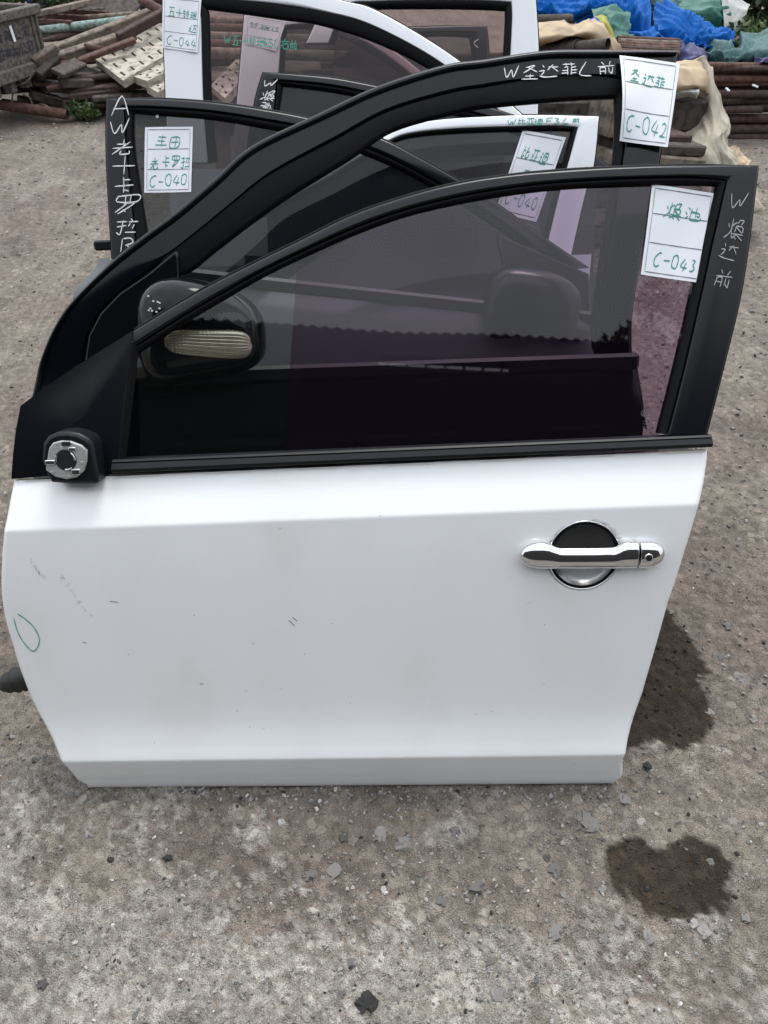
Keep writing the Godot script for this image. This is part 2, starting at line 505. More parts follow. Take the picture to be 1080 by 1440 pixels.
func prism(poly: Array, z0: float, z1: float, bevel: float, place: Callable, mb: MB) -> void:
	# poly counter-clockwise; a slab with a rounded top edge
	var n := poly.size()
	var ring := func(inset: float, z: float) -> Array:
		var out := []
		for k in n:
			var a: Vector2 = (poly[k] - poly[(k + n - 1) % n]).normalized()
			var b: Vector2 = (poly[(k + 1) % n] - poly[k]).normalized()
			var m := Vector2(-a.y, a.x) + Vector2(-b.y, b.x)
			m = m.normalized() / maxf(0.5, m.length() * 0.5)
			out.append(place.call(poly[k] + m * inset, z))
		return out
	mb.rows([ring.call(0.0, z0), ring.call(0.0, z1 - bevel)], true)
	mb.rows([ring.call(0.0, z1 - bevel), ring.call(bevel * 0.3, z1 - bevel * 0.3), ring.call(bevel, z1)], true)
	var top: Array = ring.call(bevel, z1)
	var flat := PackedVector2Array()
	for k in n:
		flat.append(poly[k])
	var ids := []
	for p in top: ids.append(mb.pt(p))
	var t := Geometry2D.triangulate_polygon(flat)
	for k in range(0, t.size(), 3):
		if (flat[t[k + 1]] - flat[t[k]]).cross(flat[t[k + 2]] - flat[t[k]]) > 0.0: mb.tri(ids[t[k]], ids[t[k + 1]], ids[t[k + 2]])
		else: mb.tri(ids[t[k]], ids[t[k + 2]], ids[t[k + 1]])

func round_poly(c: Vector2, rx: float, ry: float, n := 32, power := 2.0) -> Array:
	var out := []
	for k in n:
		var a := TAU * k / n
		out.append(c + Vector2(rx * signf(cos(a)) * pow(absf(cos(a)), 2.0 / power), ry * signf(sin(a)) * pow(absf(sin(a)), 2.0 / power)))
	return out

func paper(d: Door, q: Array, lines: Array, texts: Array, lift := 0.002, curl := 0.0, m: Material = null) -> void:
	# q: four corners from the top left, clockwise as seen; lines: heights of the printed rules; texts: [text, u0, v0, u1, v1, tilt]
	var on := func(u: float, v: float, off: float) -> Vector3:
		var p: Vector2 = q[0].lerp(q[1], u).lerp(q[3].lerp(q[2], u), v)
		var up := curl * (1.0 - u) * (1.0 - u) * sin(PI * clampf(v, 0.0, 1.0)) + 0.0015 * sin(u * 5.0 + v * 3.0)
		return d.s(p, lift + up + off)
	var sheet := Node3D.new()
	sheet.name = "paper_tag"
	d.node.add_child(sheet, true)
	var mb := MB.new()
	for side in [0.0, -0.0004]:
		var rws := []
		for j in 13:
			var row := []
			for k in 11: row.append(on.call(k / 10.0, j / 12.0, side))
			rws.append(row)
		mb.rows(rws, false, side == 0.0)
	obj("paper", mb.mesh(), m if m else M.paper, sheet)
	var place := func(p: Vector2) -> Vector3: return on.call(p.x, p.y, 0.0004)
	mb = MB.new()
	var e := 0.055
	var f := 0.04
	for r in [[Vector2(e, f), Vector2(1 - e, f)], [Vector2(1 - e, f), Vector2(1 - e, 1 - f)], [Vector2(1 - e, 1 - f), Vector2(e, 1 - f)], [Vector2(e, 1 - f), Vector2(e, f)]]:
		stroke(mb, [r[0], r[0].lerp(r[1], 0.33), r[0].lerp(r[1], 0.66), r[1]], 0.009, place)
	for y in lines: stroke(mb, [Vector2(e, y), Vector2(0.35, y), Vector2(0.65, y), Vector2(1 - e, y)], 0.009, place)
	obj("printed_lines", mb.mesh(), M.print_ink, sheet)
	mb = MB.new()
	for t in texts:
		write(mb, t[0], Vector2(t[1], t[2]), Vector2(t[3], t[2] + t[5]), Vector2(t[1], t[4]), 0.0165, place)
	obj("handwriting", mb.mesh(), M.green_ink, sheet)

func scrawl(d: Door, text: String, tl: Vector2, tr: Vector2, bl: Vector2, width: float, m: Material, down := false, off := 0.0022) -> void:
	var mb := MB.new()
	write(mb, text, tl, tr, bl, width, func(p: Vector2) -> Vector3: return d.s(p, off), down)
	obj("handwriting", mb.mesh(), m, d.node)

func pillow(d: Door, c: Vector2, half: Vector2, z0: float, depth: float, n: float, called: String, m: Material) -> Node3D:
	# a mirror housing: a rounded block that bulges away from the door
	var root := Node3D.new()
	root.name = called
	root.position = Vector3(c.x, c.y, z0)
	d.node.add_child(root, true)
	var mb := MB.new()
	var rws := []
	for j in 17:
		var a := PI * 0.5 * j / 16.0
		var r := sin(a)
		var row := []
		for k in 48:
			var b := TAU * k / 48.0
			var ux := signf(cos(b)) * pow(absf(cos(b)), 2.0 / n)
			var uy := signf(sin(b)) * pow(absf(sin(b)), 2.0 / n)
			var squeeze := 1.0 - 0.22 * ux          # lower towards the outer end
			row.append(Vector3(ux * half.x * pow(r, 0.7), uy * half.y * squeeze * pow(r, 0.7) - 0.012 * ux * ux, depth * pow(cos(a), 0.75)))
		rws.append(row)
	mb.rows(rws, true)
	obj("mirror_housing", mb.mesh(), m, root)
	mb = MB.new()
	mb.fan(rws[-1], true)
	var inset := []
	for p in rws[-1]: inset.append(Vector3(p.x * 0.97, p.y * 0.97, -0.012))
	mb.rows([rws[-1], inset], true)
	mb.fan(inset, true)
	obj("mirror_back", mb.mesh(), M.plastic, root)
	return root


func front_door() -> void:
	var d: Door = at(0.738, 25, 0.5, 0.578, 0.1944, 0.0396, 0)
	start_door(d, "car_door", "white car door with black window frame, chrome handle and missing mirror, foremost of the row")
	d.profile = smooth_profile([Vector2(0, 0.004), Vector2(0.015, 0.01), Vector2(0.134, 0.0395), Vector2(0.165, 0.035), Vector2(0.2, 0.0292), Vector2(0.25, 0.025), Vector2(0.33, 0.0257), Vector2(0.45, 0.0292), Vector2(0.6, 0.0325), Vector2(0.75, 0.0337), Vector2(0.867, 0.0327), Vector2(0.935, 0.0158), Vector2(1, -0.003)], [0.134, 0.867])
	var hc: Vector2 = Vector2(0.3194, 0.4359)
	var hollow := func(p: Vector2) -> float:
		var r := ((p - hc) / Vector2(0.0565, 0.0565)).length()
		return -0.034 * pow(maxf(0.0, 1.0 - r * r), 0.6) - (0.003 if r < 1.0 else 0.0)
	body(d, [Vector2(-0.527, 0.01), Vector2(-0.538, 0.024), Vector2(-0.544, 0.05), Vector2(-0.561, 0.1), Vector2(-0.587, 0.163), Vector2(-0.602, 0.228), Vector2(-0.61, 0.288), Vector2(-0.615, 0.334), Vector2(-0.614, 0.383), Vector2(-0.605, 0.443), Vector2(-0.596, 0.488), Vector2(-0.591, 0.528), Vector2(-0.588, 0.558)], [Vector2(0.412, 0.007), Vector2(0.42, 0.017), Vector2(0.413, 0.073), Vector2(0.438, 0.188), Vector2(0.463, 0.351), Vector2(0.482, 0.442), Vector2(0.497, 0.518), Vector2(0.511, 0.568), Vector2(0.517, 0.604)], M.door_paint, 230, 230, hollow)
	var dp := frame(d, [[Vector2(-0.39, 0.784), Vector2(-0.387, 0.749), 0, .7], [Vector2(-0.33, 0.819), Vector2(-0.314, 0.794), 0, .7], [Vector2(-0.262, 0.856), Vector2(-0.252, 0.829), 0, .7], [Vector2(-0.195, 0.888), Vector2(-0.185, 0.866), 0, .7], [Vector2(-0.128, 0.919), Vector2(-0.113, 0.899), 0, .7], [Vector2(-0.051, 0.955), Vector2(-0.035, 0.931), 0, .7], [Vector2(0.026, 0.981), Vector2(0.043, 0.957), 0, .7], [Vector2(0.114, 1.003), Vector2(0.136, 0.977), 0, .68], [Vector2(0.202, 1.016), Vector2(0.224, 0.99), 0, .68], [Vector2(0.29, 1.023), Vector2(0.303, 0.997), 0, .68], [Vector2(0.377, 1.027), Vector2(0.394, 1), 0, .66], [Vector2(0.465, 1.029), Vector2(0.471, 1.001), 0, .66], [Vector2(0.584, 1.028), Vector2(0.521, 1), 1, .8], [Vector2(0.573, 0.915), Vector2(0.502, 0.91), 0, .84], [Vector2(0.561, 0.829), Vector2(0.487, 0.835), 0, .85], [Vector2(0.54, 0.733), Vector2(0.464, 0.727), 0, .85], [Vector2(0.514, 0.623), Vector2(0.439, 0.623), 0, .85]], M.black_satin, M.rubber)
	var poly := glass_outline(d, dp, 0.0)
	# the sail corner that carried the mirror closes the glass on the left
	var tint := Geometry2D.intersect_polygons(poly, PackedVector2Array([Vector2(-0.126, 0.959), Vector2(-0.159, 0.582), Vector2(-0.159, 0.55), Vector2(0.605, 0.549), Vector2(0.595, 1.062), Vector2(-0.118, 1.064)]))
	var clear := Geometry2D.intersect_polygons(poly, PackedVector2Array([Vector2(-0.126, 0.959), Vector2(-0.159, 0.582), Vector2(-0.159, 0.55), Vector2(-0.435, 0.509), Vector2(-0.422, 1.065), Vector2(-0.118, 1.064)]))
	flat_sheet(d, clear[0], M.clear_glass, "window_glass", -0.012)
	flat_sheet(d, tint[0], M.tinted_pane, "tinted_glass", -0.012)
	dyed(d, tint[0], M.film, "tint_film", -0.016)
	var mb := MB.new()
	var sail: Array = [Vector2(-0.505, 0.564), Vector2(-0.419, 0.569), Vector2(-0.408, 0.633), Vector2(-0.399, 0.698), Vector2(-0.389, 0.758), Vector2(-0.39, 0.784), Vector2(-0.436, 0.757), Vector2(-0.483, 0.729), Vector2(-0.532, 0.697), Vector2(-0.569, 0.671), Vector2(-0.578, 0.633), Vector2(-0.584, 0.595), Vector2(-0.588, 0.558)]
	var ridge: Vector2 = Vector2(-0.478, 0.638)
	var rings := []
	for j in 9:
		var r := j / 9.0
		rings.append(sail.map(func(p): return d.s(p.lerp(ridge, r), 0.002 + 0.0045 * smoothstep(0.0, 1.0, r))))
	mb.rows(rings, true)
	mb.fan(rings[-1])
	var rim := []
	var low := []
	for p in sail:
		rim.append(d.s(p, 0.002)); low.append(d.s(p, -0.03))
	mb.rows([low, rim], true)
	mb.fan(low, true)
	obj("sail_panel", mb.mesh(), M.black_satin, d.node)
	mb = MB.new()
	for seg in [[Vector2(-0.388, 0.768), Vector2(-0.417, 0.572)]]:
		mb.beam(d.s(seg[0], -0.004), d.s(seg[1], -0.004), 0.008, 0.016, 0.0, 0.003)
	obj("divider_seal", mb.mesh(false), M.rubber, d.node)
	# belt moulding: a rubber lip above a rounded black strip
	var top: Array = [Vector2(-0.425, 0.588), Vector2(0.516, 0.623)]
	var bot: Array = [Vector2(-0.426, 0.567), Vector2(0.517, 0.604)]
	mb = MB.new()
	var sect := [[1.0, -0.02], [1.0, 0.002], [0.86, 0.0055], [0.8, 0.003], [0.74, 0.0065], [0.35, 0.011], [0.1, 0.0095], [0.0, 0.004], [0.0, -0.02]]
	var rws := []
	for q in sect:
		var row := []
		for k in 41:
			var p: Vector2 = bot[0].lerp(bot[1], k / 40.0).lerp(top[0].lerp(top[1], k / 40.0), q[0])
			row.append(Vector3(p.x, p.y, q[1]))
		rws.append(row)
	mb.rows(rws, false, true)
	for e in [0, 40]:
		var cap := []
		for r in rws: cap.append(r[e])
		mb.fan(cap, e == 40)
	obj("belt_moulding", mb.mesh(false), M.plastic, d.node)
	# what is left of the mirror: a plastic foot, a die-cast plate with a hole, tabs and screws
	var foot := Node3D.new()
	foot.name = "mirror_foot"
	d.node.add_child(foot, true)
	var fz := 0.004
	var put := func(p: Vector2, z: float) -> Vector3: return Vector3(p.x, p.y, fz + z)
	mb = MB.new()
	prism([Vector2(-0.523, 0.595), Vector2(-0.518, 0.571), Vector2(-0.512, 0.559), Vector2(-0.482, 0.556), Vector2(-0.444, 0.556), Vector2(-0.439, 0.562), Vector2(-0.44, 0.59), Vector2(-0.442, 0.618), Vector2(-0.448, 0.627), Vector2(-0.462, 0.635), Vector2(-0.478, 0.638), Vector2(-0.495, 0.637), Vector2(-0.509, 0.631), Vector2(-0.518, 0.62)], -0.02, 0.03, 0.006, put, mb)
	obj("foot_cover", mb.mesh(), M.plastic, foot)
	mb = MB.new()
	prism([Vector2(-0.512, 0.596), Vector2(-0.516, 0.58), Vector2(-0.503, 0.569), Vector2(-0.486, 0.565), Vector2(-0.47, 0.568), Vector2(-0.458, 0.578), Vector2(-0.452, 0.593), Vector2(-0.45, 0.61), Vector2(-0.458, 0.618), Vector2(-0.473, 0.624), Vector2(-0.488, 0.625), Vector2(-0.5, 0.622), Vector2(-0.507, 0.614)], 0.028, 0.0345, 0.002, put, mb)
	obj("cast_plate", mb.mesh(), M.zinc, foot)
	var hole: Vector2 = Vector2(-0.4832, 0.5951)
	mb = MB.new()
	prism(round_poly(hole, 0.0165, 0.0165, 28), 0.03, 0.0352, 0.0008, put, mb)
	obj("cable_hole", mb.mesh(), M.hole, foot)
	for a in [[0.0, 0.9], [2.6, 0.7], [4.6, 0.8]]:
		mb = MB.new()
		var arc := []
		for k in 7:
			var g: float = a[0] + a[1] * k / 6.0
			arc.append(put.call(hole + Vector2(cos(g), sin(g)) * 0.0145, 0.0365))
		mb.tube(arc, [0.0016], 6)
		obj("clip", mb.mesh(), M.chrome, foot)
	for t in [[Vector2(-0.4798, 0.6209), 0.0065, 0.003, false], [Vector2(-0.4714, 0.6123), 0.0055, 0.0032, true], [Vector2(-0.5069, 0.5922), 0.0075, 0.0035, true], [Vector2(-0.4693, 0.5771), 0.0065, 0.0045, true]]:
		mb = MB.new()
		prism(round_poly(t[0], t[1], t[2], 16, 6.0), 0.034, 0.0375, 0.001, put, mb)
		obj("tab", mb.mesh(), M.chrome if t[3] else M.hole, foot)
	for t in [Vector2(-0.5053, 0.5762), Vector2(-0.459, 0.591), Vector2(-0.4815, 0.5697), Vector2(-0.4876, 0.6134)]:
		mb = MB.new()
		prism(round_poly(t, 0.0028, 0.0028, 12), 0.034, 0.0358, 0.0008, put, mb)
		obj("screw", mb.mesh(), M.zinc, foot)
	# handle: a chromed cup, its ring, the grip and the lock cap
	var hz := d.z(hc.x, hc.y)
	var handle := Node3D.new()
	handle.name = "door_handle"
	handle.position = Vector3(hc.x, hc.y, hz)
	d.node.add_child(handle, true)
	mb = MB.new()
	rws = []
	for j in 17:
		var r := 1.0 - j / 16.0
		var row := []
		for k in 64:
			var a := TAU * k / 64.0
			row.append(Vector3(cos(a) * r * 0.0510, sin(a) * r * 0.0515 - 0.002 * (1.0 - r), 0.0005 - 0.027 * pow(maxf(0.0, 1.0 - r * r), 0.7)))
		rws.append(row)
	mb.rows(rws, true)
	obj("handle_cup", mb.mesh(), M.brushed, handle)
	mb = MB.new()  # upper half of the cup: its dark reflection painted as a dark skin
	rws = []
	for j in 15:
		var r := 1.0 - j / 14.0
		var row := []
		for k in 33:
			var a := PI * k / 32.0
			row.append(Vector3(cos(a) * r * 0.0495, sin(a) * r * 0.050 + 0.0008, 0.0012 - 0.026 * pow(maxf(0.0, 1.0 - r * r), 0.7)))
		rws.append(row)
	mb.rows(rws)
	obj("cup_painted_reflection", mb.mesh(), M.cup_reflection_dark, handle)
	mb = MB.new()
	rws = []
	for q in [[0.0580, -0.004], [0.0580, 0.0010], [0.0574, 0.0019], [0.0564, 0.0020], [0.0556, 0.0012]]:
		var row := []
		for k in 64:
			var a := TAU * k / 64.0
			row.append(Vector3(cos(a) * q[0], sin(a) * q[0], q[1]))
		rws.append(row)
	mb.rows(rws, true)
	obj("cup_ring", mb.mesh(), M.chrome, handle)
	mb = MB.new()
	rws = []
	for q in [[0.0557, 0.0014], [0.0550, -0.0004], [0.0520, -0.0010], [0.0506, 0.0008]]:
		var row := []
		for k in 64:
			var a := TAU * k / 64.0
			row.append(Vector3(cos(a) * q[0], sin(a) * q[0], q[1]))
		rws.append(row)
	mb.rows(rws, true)
	obj("cup_gasket", mb.mesh(), M.rubber, handle)
	var bar := func(x0: float, x1: float, lo: float, hi: float, cap_l: float, cap_r: float, waist: float) -> ArrayMesh:
		var m2 := MB.new()
		var rr := []
		for j in 49:
			var t := j / 48.0
			var x := lerpf(x0, x1, 0.5 - 0.5 * cos(PI * t))
			var el := clampf((x - x0) / maxf(cap_l, 1e-4), 0.0, 1.0)
			var er := clampf((x1 - x) / maxf(cap_r, 1e-4), 0.0, 1.0)
			var sz := sqrt(maxf(0.0, 1.0 - pow(1.0 - el, 2.2))) * sqrt(maxf(0.0, 1.0 - pow(1.0 - er, 2.2)))
			var mid_dip := waist * smoothstep(0.0, 0.03, x - x0 - 0.035) * smoothstep(0.0, 0.02, x1 - 0.02 - x)
			var row := []
			for k in 28:
				var a := TAU * k / 28.0
				var yy := lerpf(lo, hi - mid_dip, 0.5 + 0.5 * sin(a) * sz)
				row.append(Vector3(x - 0.0295, yy, 0.0155 + 0.0125 * cos(a) * sz - 0.004 * pow((x - 0.03) / 0.12, 2.0)))
			rr.append(row)
		m2.rows(rr, true, true)
		m2.fan(rr[0]); m2.fan(rr[-1], true)
		return m2.mesh()
	obj("grip", bar.call(-0.0748, 0.1106 - 0.0009, -0.0168, 0.0267, 0.034, 0.0012, 0.008), M.chrome, handle)
	obj("lock_cap", bar.call(0.1106 + 0.0009, 0.1538, -0.0168, 0.0267, 0.0012, 0.03, 0.0), M.chrome, handle)
	mb = MB.new()
	prism(round_poly(Vector2(0.0945, 0.004), 0.0065, 0.0065, 20), 0.02, 0.0272, 0.001, func(p: Vector2, z: float) -> Vector3: return Vector3(p.x, p.y, z), mb)
	obj("lock_ring", mb.mesh(), M.brushed, handle)
	mb = MB.new()
	prism(round_poly(Vector2(0.0945, 0.004), 0.0046, 0.0046, 20), 0.02, 0.0278, 0.0006, func(p: Vector2, z: float) -> Vector3: return Vector3(p.x, p.y, z), mb)
	obj("keyhole", mb.mesh(), M.hole, handle)
	# rubber wiring sleeve at the hinge side
	mb = MB.new()
	var path := []
	var rad := []
	var sl: Array = [Vector2(-0.593, 0.198), Vector2(-0.666, 0.181)]
	for k in 15:
		var t := k / 14.0
		path.append(Vector3(lerpf(sl[0].x, sl[1].x, t), lerpf(sl[0].y, sl[1].y, t) + 0.006 * sin(t * 3.0), -0.03))
		rad.append(lerpf(0.016, 0.021, sin(PI * t)) + (0.0025 if k % 3 == 0 else 0.0) - 0.008 * maxf(0.0, t - 0.75) * 4.0 * 0.5)
	mb.tube(path, rad, 20)
	obj("wiring_sleeve", mb.mesh(), M.old_rubber, d.node)
	# marks on the paint and on the frame
	scrawl(d, "w焕达前", Vector2(0.5388, 0.9965), Vector2(0.5718, 0.9901), Vector2(0.5118, 0.8488), 0.0014, M.thin_chalk, true)
	mb = MB.new()
	var on := func(p: Vector2) -> Vector3: return d.s(p, 0.0006)
	stroke(mb, [Vector2(-0.598, 0.335), Vector2(-0.597, 0.321), Vector2(-0.593, 0.302), Vector2(-0.584, 0.284), Vector2(-0.575, 0.275), Vector2(-0.566, 0.284), Vector2(-0.562, 0.299), Vector2(-0.568, 0.318), Vector2(-0.578, 0.331), Vector2(-0.591, 0.342)], 0.0017, on)
	obj("marker_loop", mb.mesh(), M.green_paint, d.node)
	mb = MB.new()
	for g in [[Vector2(-0.56, 0.433), Vector2(-0.541, 0.404)], [Vector2(-0.515, 0.411), Vector2(-0.472, 0.33)]]:
		for k in 30:
			var t := rng.randf()
			var p: Vector2 = g[0].lerp(g[1], t) + Vector2(rng.randfn(0, 0.0022), rng.randfn(0, 0.0022))
			stroke(mb, [p, p + Vector2(0.0012, -0.0022) * rng.randf_range(0.4, 1.8)], rng.randf_range(0.0004, 0.0011), on)
	obj("scuff_marks", mb.mesh(), M.scuff, d.node).set_meta("kind", "stuff")
	mb = MB.new()
	for g in [[Vector2(-0.44, 0.363), Vector2(-0.427, 0.361)], [Vector2(-0.492, 0.291), Vector2(-0.487, 0.289)], [Vector2(-0.307, 0.213), Vector2(-0.301, 0.212)], [Vector2(-0.154, 0.328), Vector2(-0.145, 0.318)], [Vector2(-0.148, 0.333), Vector2(-0.14, 0.326)]]: stroke(mb, [g[0], g[1]], 0.0013, on)
	for k in 26:
		var p := Vector2(rng.randf_range(-0.55, 0.48), rng.randf_range(0.05, 0.52))
		stroke(mb, [p, p + Vector2(0.0012, 0.0003)], 0.0011, on)
	obj("paint_nicks", mb.mesh(), M.scuff_dark, d.node).set_meta("kind", "stuff")
	mb = MB.new()
	var kz := func(p: Vector2) -> Vector3: return Vector3(p.x, p.y, -d.lean * (p.y - d.belt(p.x)) - 0.0112)
	var kc: Vector2 = Vector2(0.422, 0.654)
	var oval := round_poly(kc, 0.0105, 0.006, 16)
	oval.append(oval[0])
	stroke(mb, oval, 0.0009, kz)
	write(mb, "KIA", kc + Vector2(-0.0085, 0.0042), kc + Vector2(0.0085, 0.0042), kc + Vector2(-0.0085, -0.0042), 0.0009, kz)
	for k in 3: stroke(mb, [kc + Vector2(-0.008, -0.012 - 0.0045 * k), kc + Vector2(0.008, -0.012 - 0.0045 * k)], 0.0007, kz)
	obj("etched_mark", mb.mesh(), M.etch, d.node)
	paper(d, [Vector2(0.4213, 1.0019), Vector2(0.5211, 0.9878), Vector2(0.5, 0.8534), Vector2(0.4061, 0.8667)], [0.315, 0.635], [["焕池", 0.24, 0.12, 0.86, 0.33, 0.05], ["C-043", 0.17, 0.70, 0.9, 0.90, 0.02]], -0.009)


func second_door() -> void:
	var d: Door = at(0.99, 24, 0.5, 0.615, 0.0297, 0.03, 0.32)
	start_door(d, "car_door", "black car door with large curved frame, black wing mirror and curling tag C-042")
	d.profile = smooth_profile([Vector2(0, 0.0), Vector2(0.1, 0.02), Vector2(0.3, 0.016), Vector2(0.6, 0.028), Vector2(0.85, 0.022), Vector2(1.0, 0.0)])
	body(d, [Vector2(-0.56, 0.0), Vector2(-0.6, 0.1), Vector2(-0.64, 0.3), Vector2(-0.645, 0.45), Vector2(-0.615, 0.596)], [Vector2(0.4, 0.0), Vector2(0.42, 0.1), Vector2(0.455, 0.35), Vector2(0.477, 0.5), Vector2(0.46, 0.629)], M.black_gloss)
	var dp := frame(d, [[Vector2(-0.634, 0.554), Vector2(-0.538, 0.592), 0, .93], [Vector2(-0.621, 0.605), Vector2(-0.533, 0.63), 0, .93], [Vector2(-0.608, 0.636), Vector2(-0.525, 0.664), 0, .93], [Vector2(-0.584, 0.68), Vector2(-0.502, 0.703), 0, .93], [Vector2(-0.549, 0.724), Vector2(-0.466, 0.736), 0, .93], [Vector2(-0.48, 0.787), Vector2(-0.412, 0.769), 0, .9], [Vector2(-0.419, 0.833), Vector2(-0.351, 0.77), 0, .5], [Vector2(-0.362, 0.872), Vector2(-0.297, 0.807), 0, .5], [Vector2(-0.294, 0.926), Vector2(-0.24, 0.848), 0, .5], [Vector2(-0.226, 0.982), Vector2(-0.164, 0.899), 0, .52], [Vector2(-0.109, 1.036), Vector2(-0.058, 0.961), 0, .55], [Vector2(-0.005, 1.082), Vector2(0.019, 1.009), 0, .57], [Vector2(0.11, 1.117), Vector2(0.116, 1.036), 0, .57], [Vector2(0.179, 1.126), Vector2(0.178, 1.048), 0, .57], [Vector2(0.278, 1.14), Vector2(0.277, 1.057), 0, .5], [Vector2(0.353, 1.142), Vector2(0.351, 1.062), 0, .46], [Vector2(0.519, 1.14), Vector2(0.411, 1.064), 1, .7], [Vector2(0.485, 0.952), Vector2(0.408, 0.958), 0, .85], [Vector2(0.446, 0.682), Vector2(0.378, 0.682), 0, .85], [Vector2(0.483, 0.496), Vector2(0.402, 0.607), 0, .85]], M.black_coat, M.rubber)
	band(d, dp.slice(0, 16 * 6 + 1), [[0, -0.002, -0.02], [0, -0.001, 0.003], [0, 0.003, 0.006], [0, 0.009, 0.005], [0, 0.011, 0.0]], M.black_satin, "drip_lip")
	var mb := MB.new()
	var a: Vector2 = Vector2(-0.56, d.belt(-0.56) - 0.012)
	var b: Vector2 = Vector2(0.46, d.belt(0.46) - 0.012)
	mb.beam(d.s(a, 0.006), d.s(b, 0.006), 0.03, 0.02, PI * 0.5, 0.006)
	obj("belt_moulding", mb.mesh(false), M.plastic, d.node)
	mb = MB.new()
	var sail: Array = [Vector2(-0.362, 0.81), Vector2(-0.412, 0.772), Vector2(-0.466, 0.738), Vector2(-0.502, 0.704), Vector2(-0.526, 0.665), Vector2(-0.536, 0.624), Vector2(-0.544, 0.554), Vector2(-0.375, 0.553), Vector2(-0.363, 0.691), Vector2(-0.358, 0.798)]
	prism(sail, -0.02, 0.004, 0.004, func(p: Vector2, z: float) -> Vector3: return d.s(p, z), mb)
	obj("sail_panel", mb.mesh(), M.black_gloss, d.node)
	var mr := pillow(d, Vector2(-0.309, 0.676), Vector2(0.108, 0.083), 0.055, 0.075, 3.0, "wing_mirror", M.black_gloss)
	mb = MB.new()
	mb.tube([Vector3(-0.15, -0.075, -0.05), Vector3(-0.11, -0.065, -0.015), Vector3(-0.06, -0.05, 0.015)], [0.03, 0.026, 0.024], 16)
	obj("mirror_arm", mb.mesh(), M.black_gloss, mr)
	# signal lens let into the housing
	var front := func(x: float, y: float) -> float:
		var ux := clampf(x / 0.108, -0.999, 0.999)
		var sy := 0.083 * (1.0 - 0.22 * ux)
		var uy := clampf((y + 0.012 * ux * ux) / sy, -0.999, 0.999)
		var r := pow(minf(0.999, pow(pow(absf(ux), 3.0) + pow(absf(uy), 3.0), 1.0 / 3.0)), 1.0 / 0.7)
		return 0.075 * pow(sqrt(maxf(0.0, 1.0 - r * r)), 0.75)
	var lens := func(off: float, ripple: float) -> ArrayMesh:
		var m2 := MB.new()
		var rr := []
		for j in 25:
			var row := []
			for k in 61:
				var u := k / 60.0
				var w := j / 24.0
				var x := lerpf(-0.048, 0.092, u)
				var half := 0.0225 * pow(maxf(0.0, 1.0 - pow(absf(2.0 * u - 1.0), 7.0)), 0.5) * (0.82 + 0.3 * u)
				var y := -0.014 - 0.008 * u + lerpf(-half, half, w)
				var rim2 := minf(1.0, 6.0 * minf(minf(u, 1.0 - u), minf(w, 1.0 - w)))
				row.append(Vector3(x, y, front.call(x, y) + 0.0002 + off * sqrt(rim2) + ripple * (sin(w * 52.0) + (1.3 * sin(u * 150.0) if u < 0.22 or (u > 0.42 and u < 0.64) else 0.0))))
			rr.append(row)
		m2.rows(rr)
		return m2.mesh()
	obj("lens_reflector", lens.call(0.0022, 0.0009), M.lens_back, mr)
	obj("signal_lens", lens.call(0.0042, 0.0), M.lens, mr)
	mb = MB.new()
	for k in 9:
		var q := Vector2(-0.058, 0.045) + Vector2(rng.randfn(0, 0.007), rng.randfn(0, 0.006))
		var p3 := Vector3(q.x, q.y, front.call(q.x, q.y) + 0.0008)
		mb.block(Transform3D(Basis(), p3), Vector3(0.0016, 0.0013, 0.0006), 0.0003)
	obj("paint_chips", mb.mesh(false), M.chalk, mr)
	scrawl(d, "W圣达菲L前", Vector2(0.2072, 1.1188), Vector2(0.4096, 1.1288), Vector2(0.2093, 1.091), 0.0018, M.chalk)
	paper(d, [Vector2(0.4128, 1.1307), Vector2(0.5174, 1.117), Vector2(0.4939, 0.9767), Vector2(0.4112, 0.9876)], [0.32, 0.64], [["圣达菲", 0.14, 0.12, 0.82, 0.33, 0.04], ["C-042", 0.1, 0.68, 0.95, 0.9, 0.02]], 0.011, 0.014)


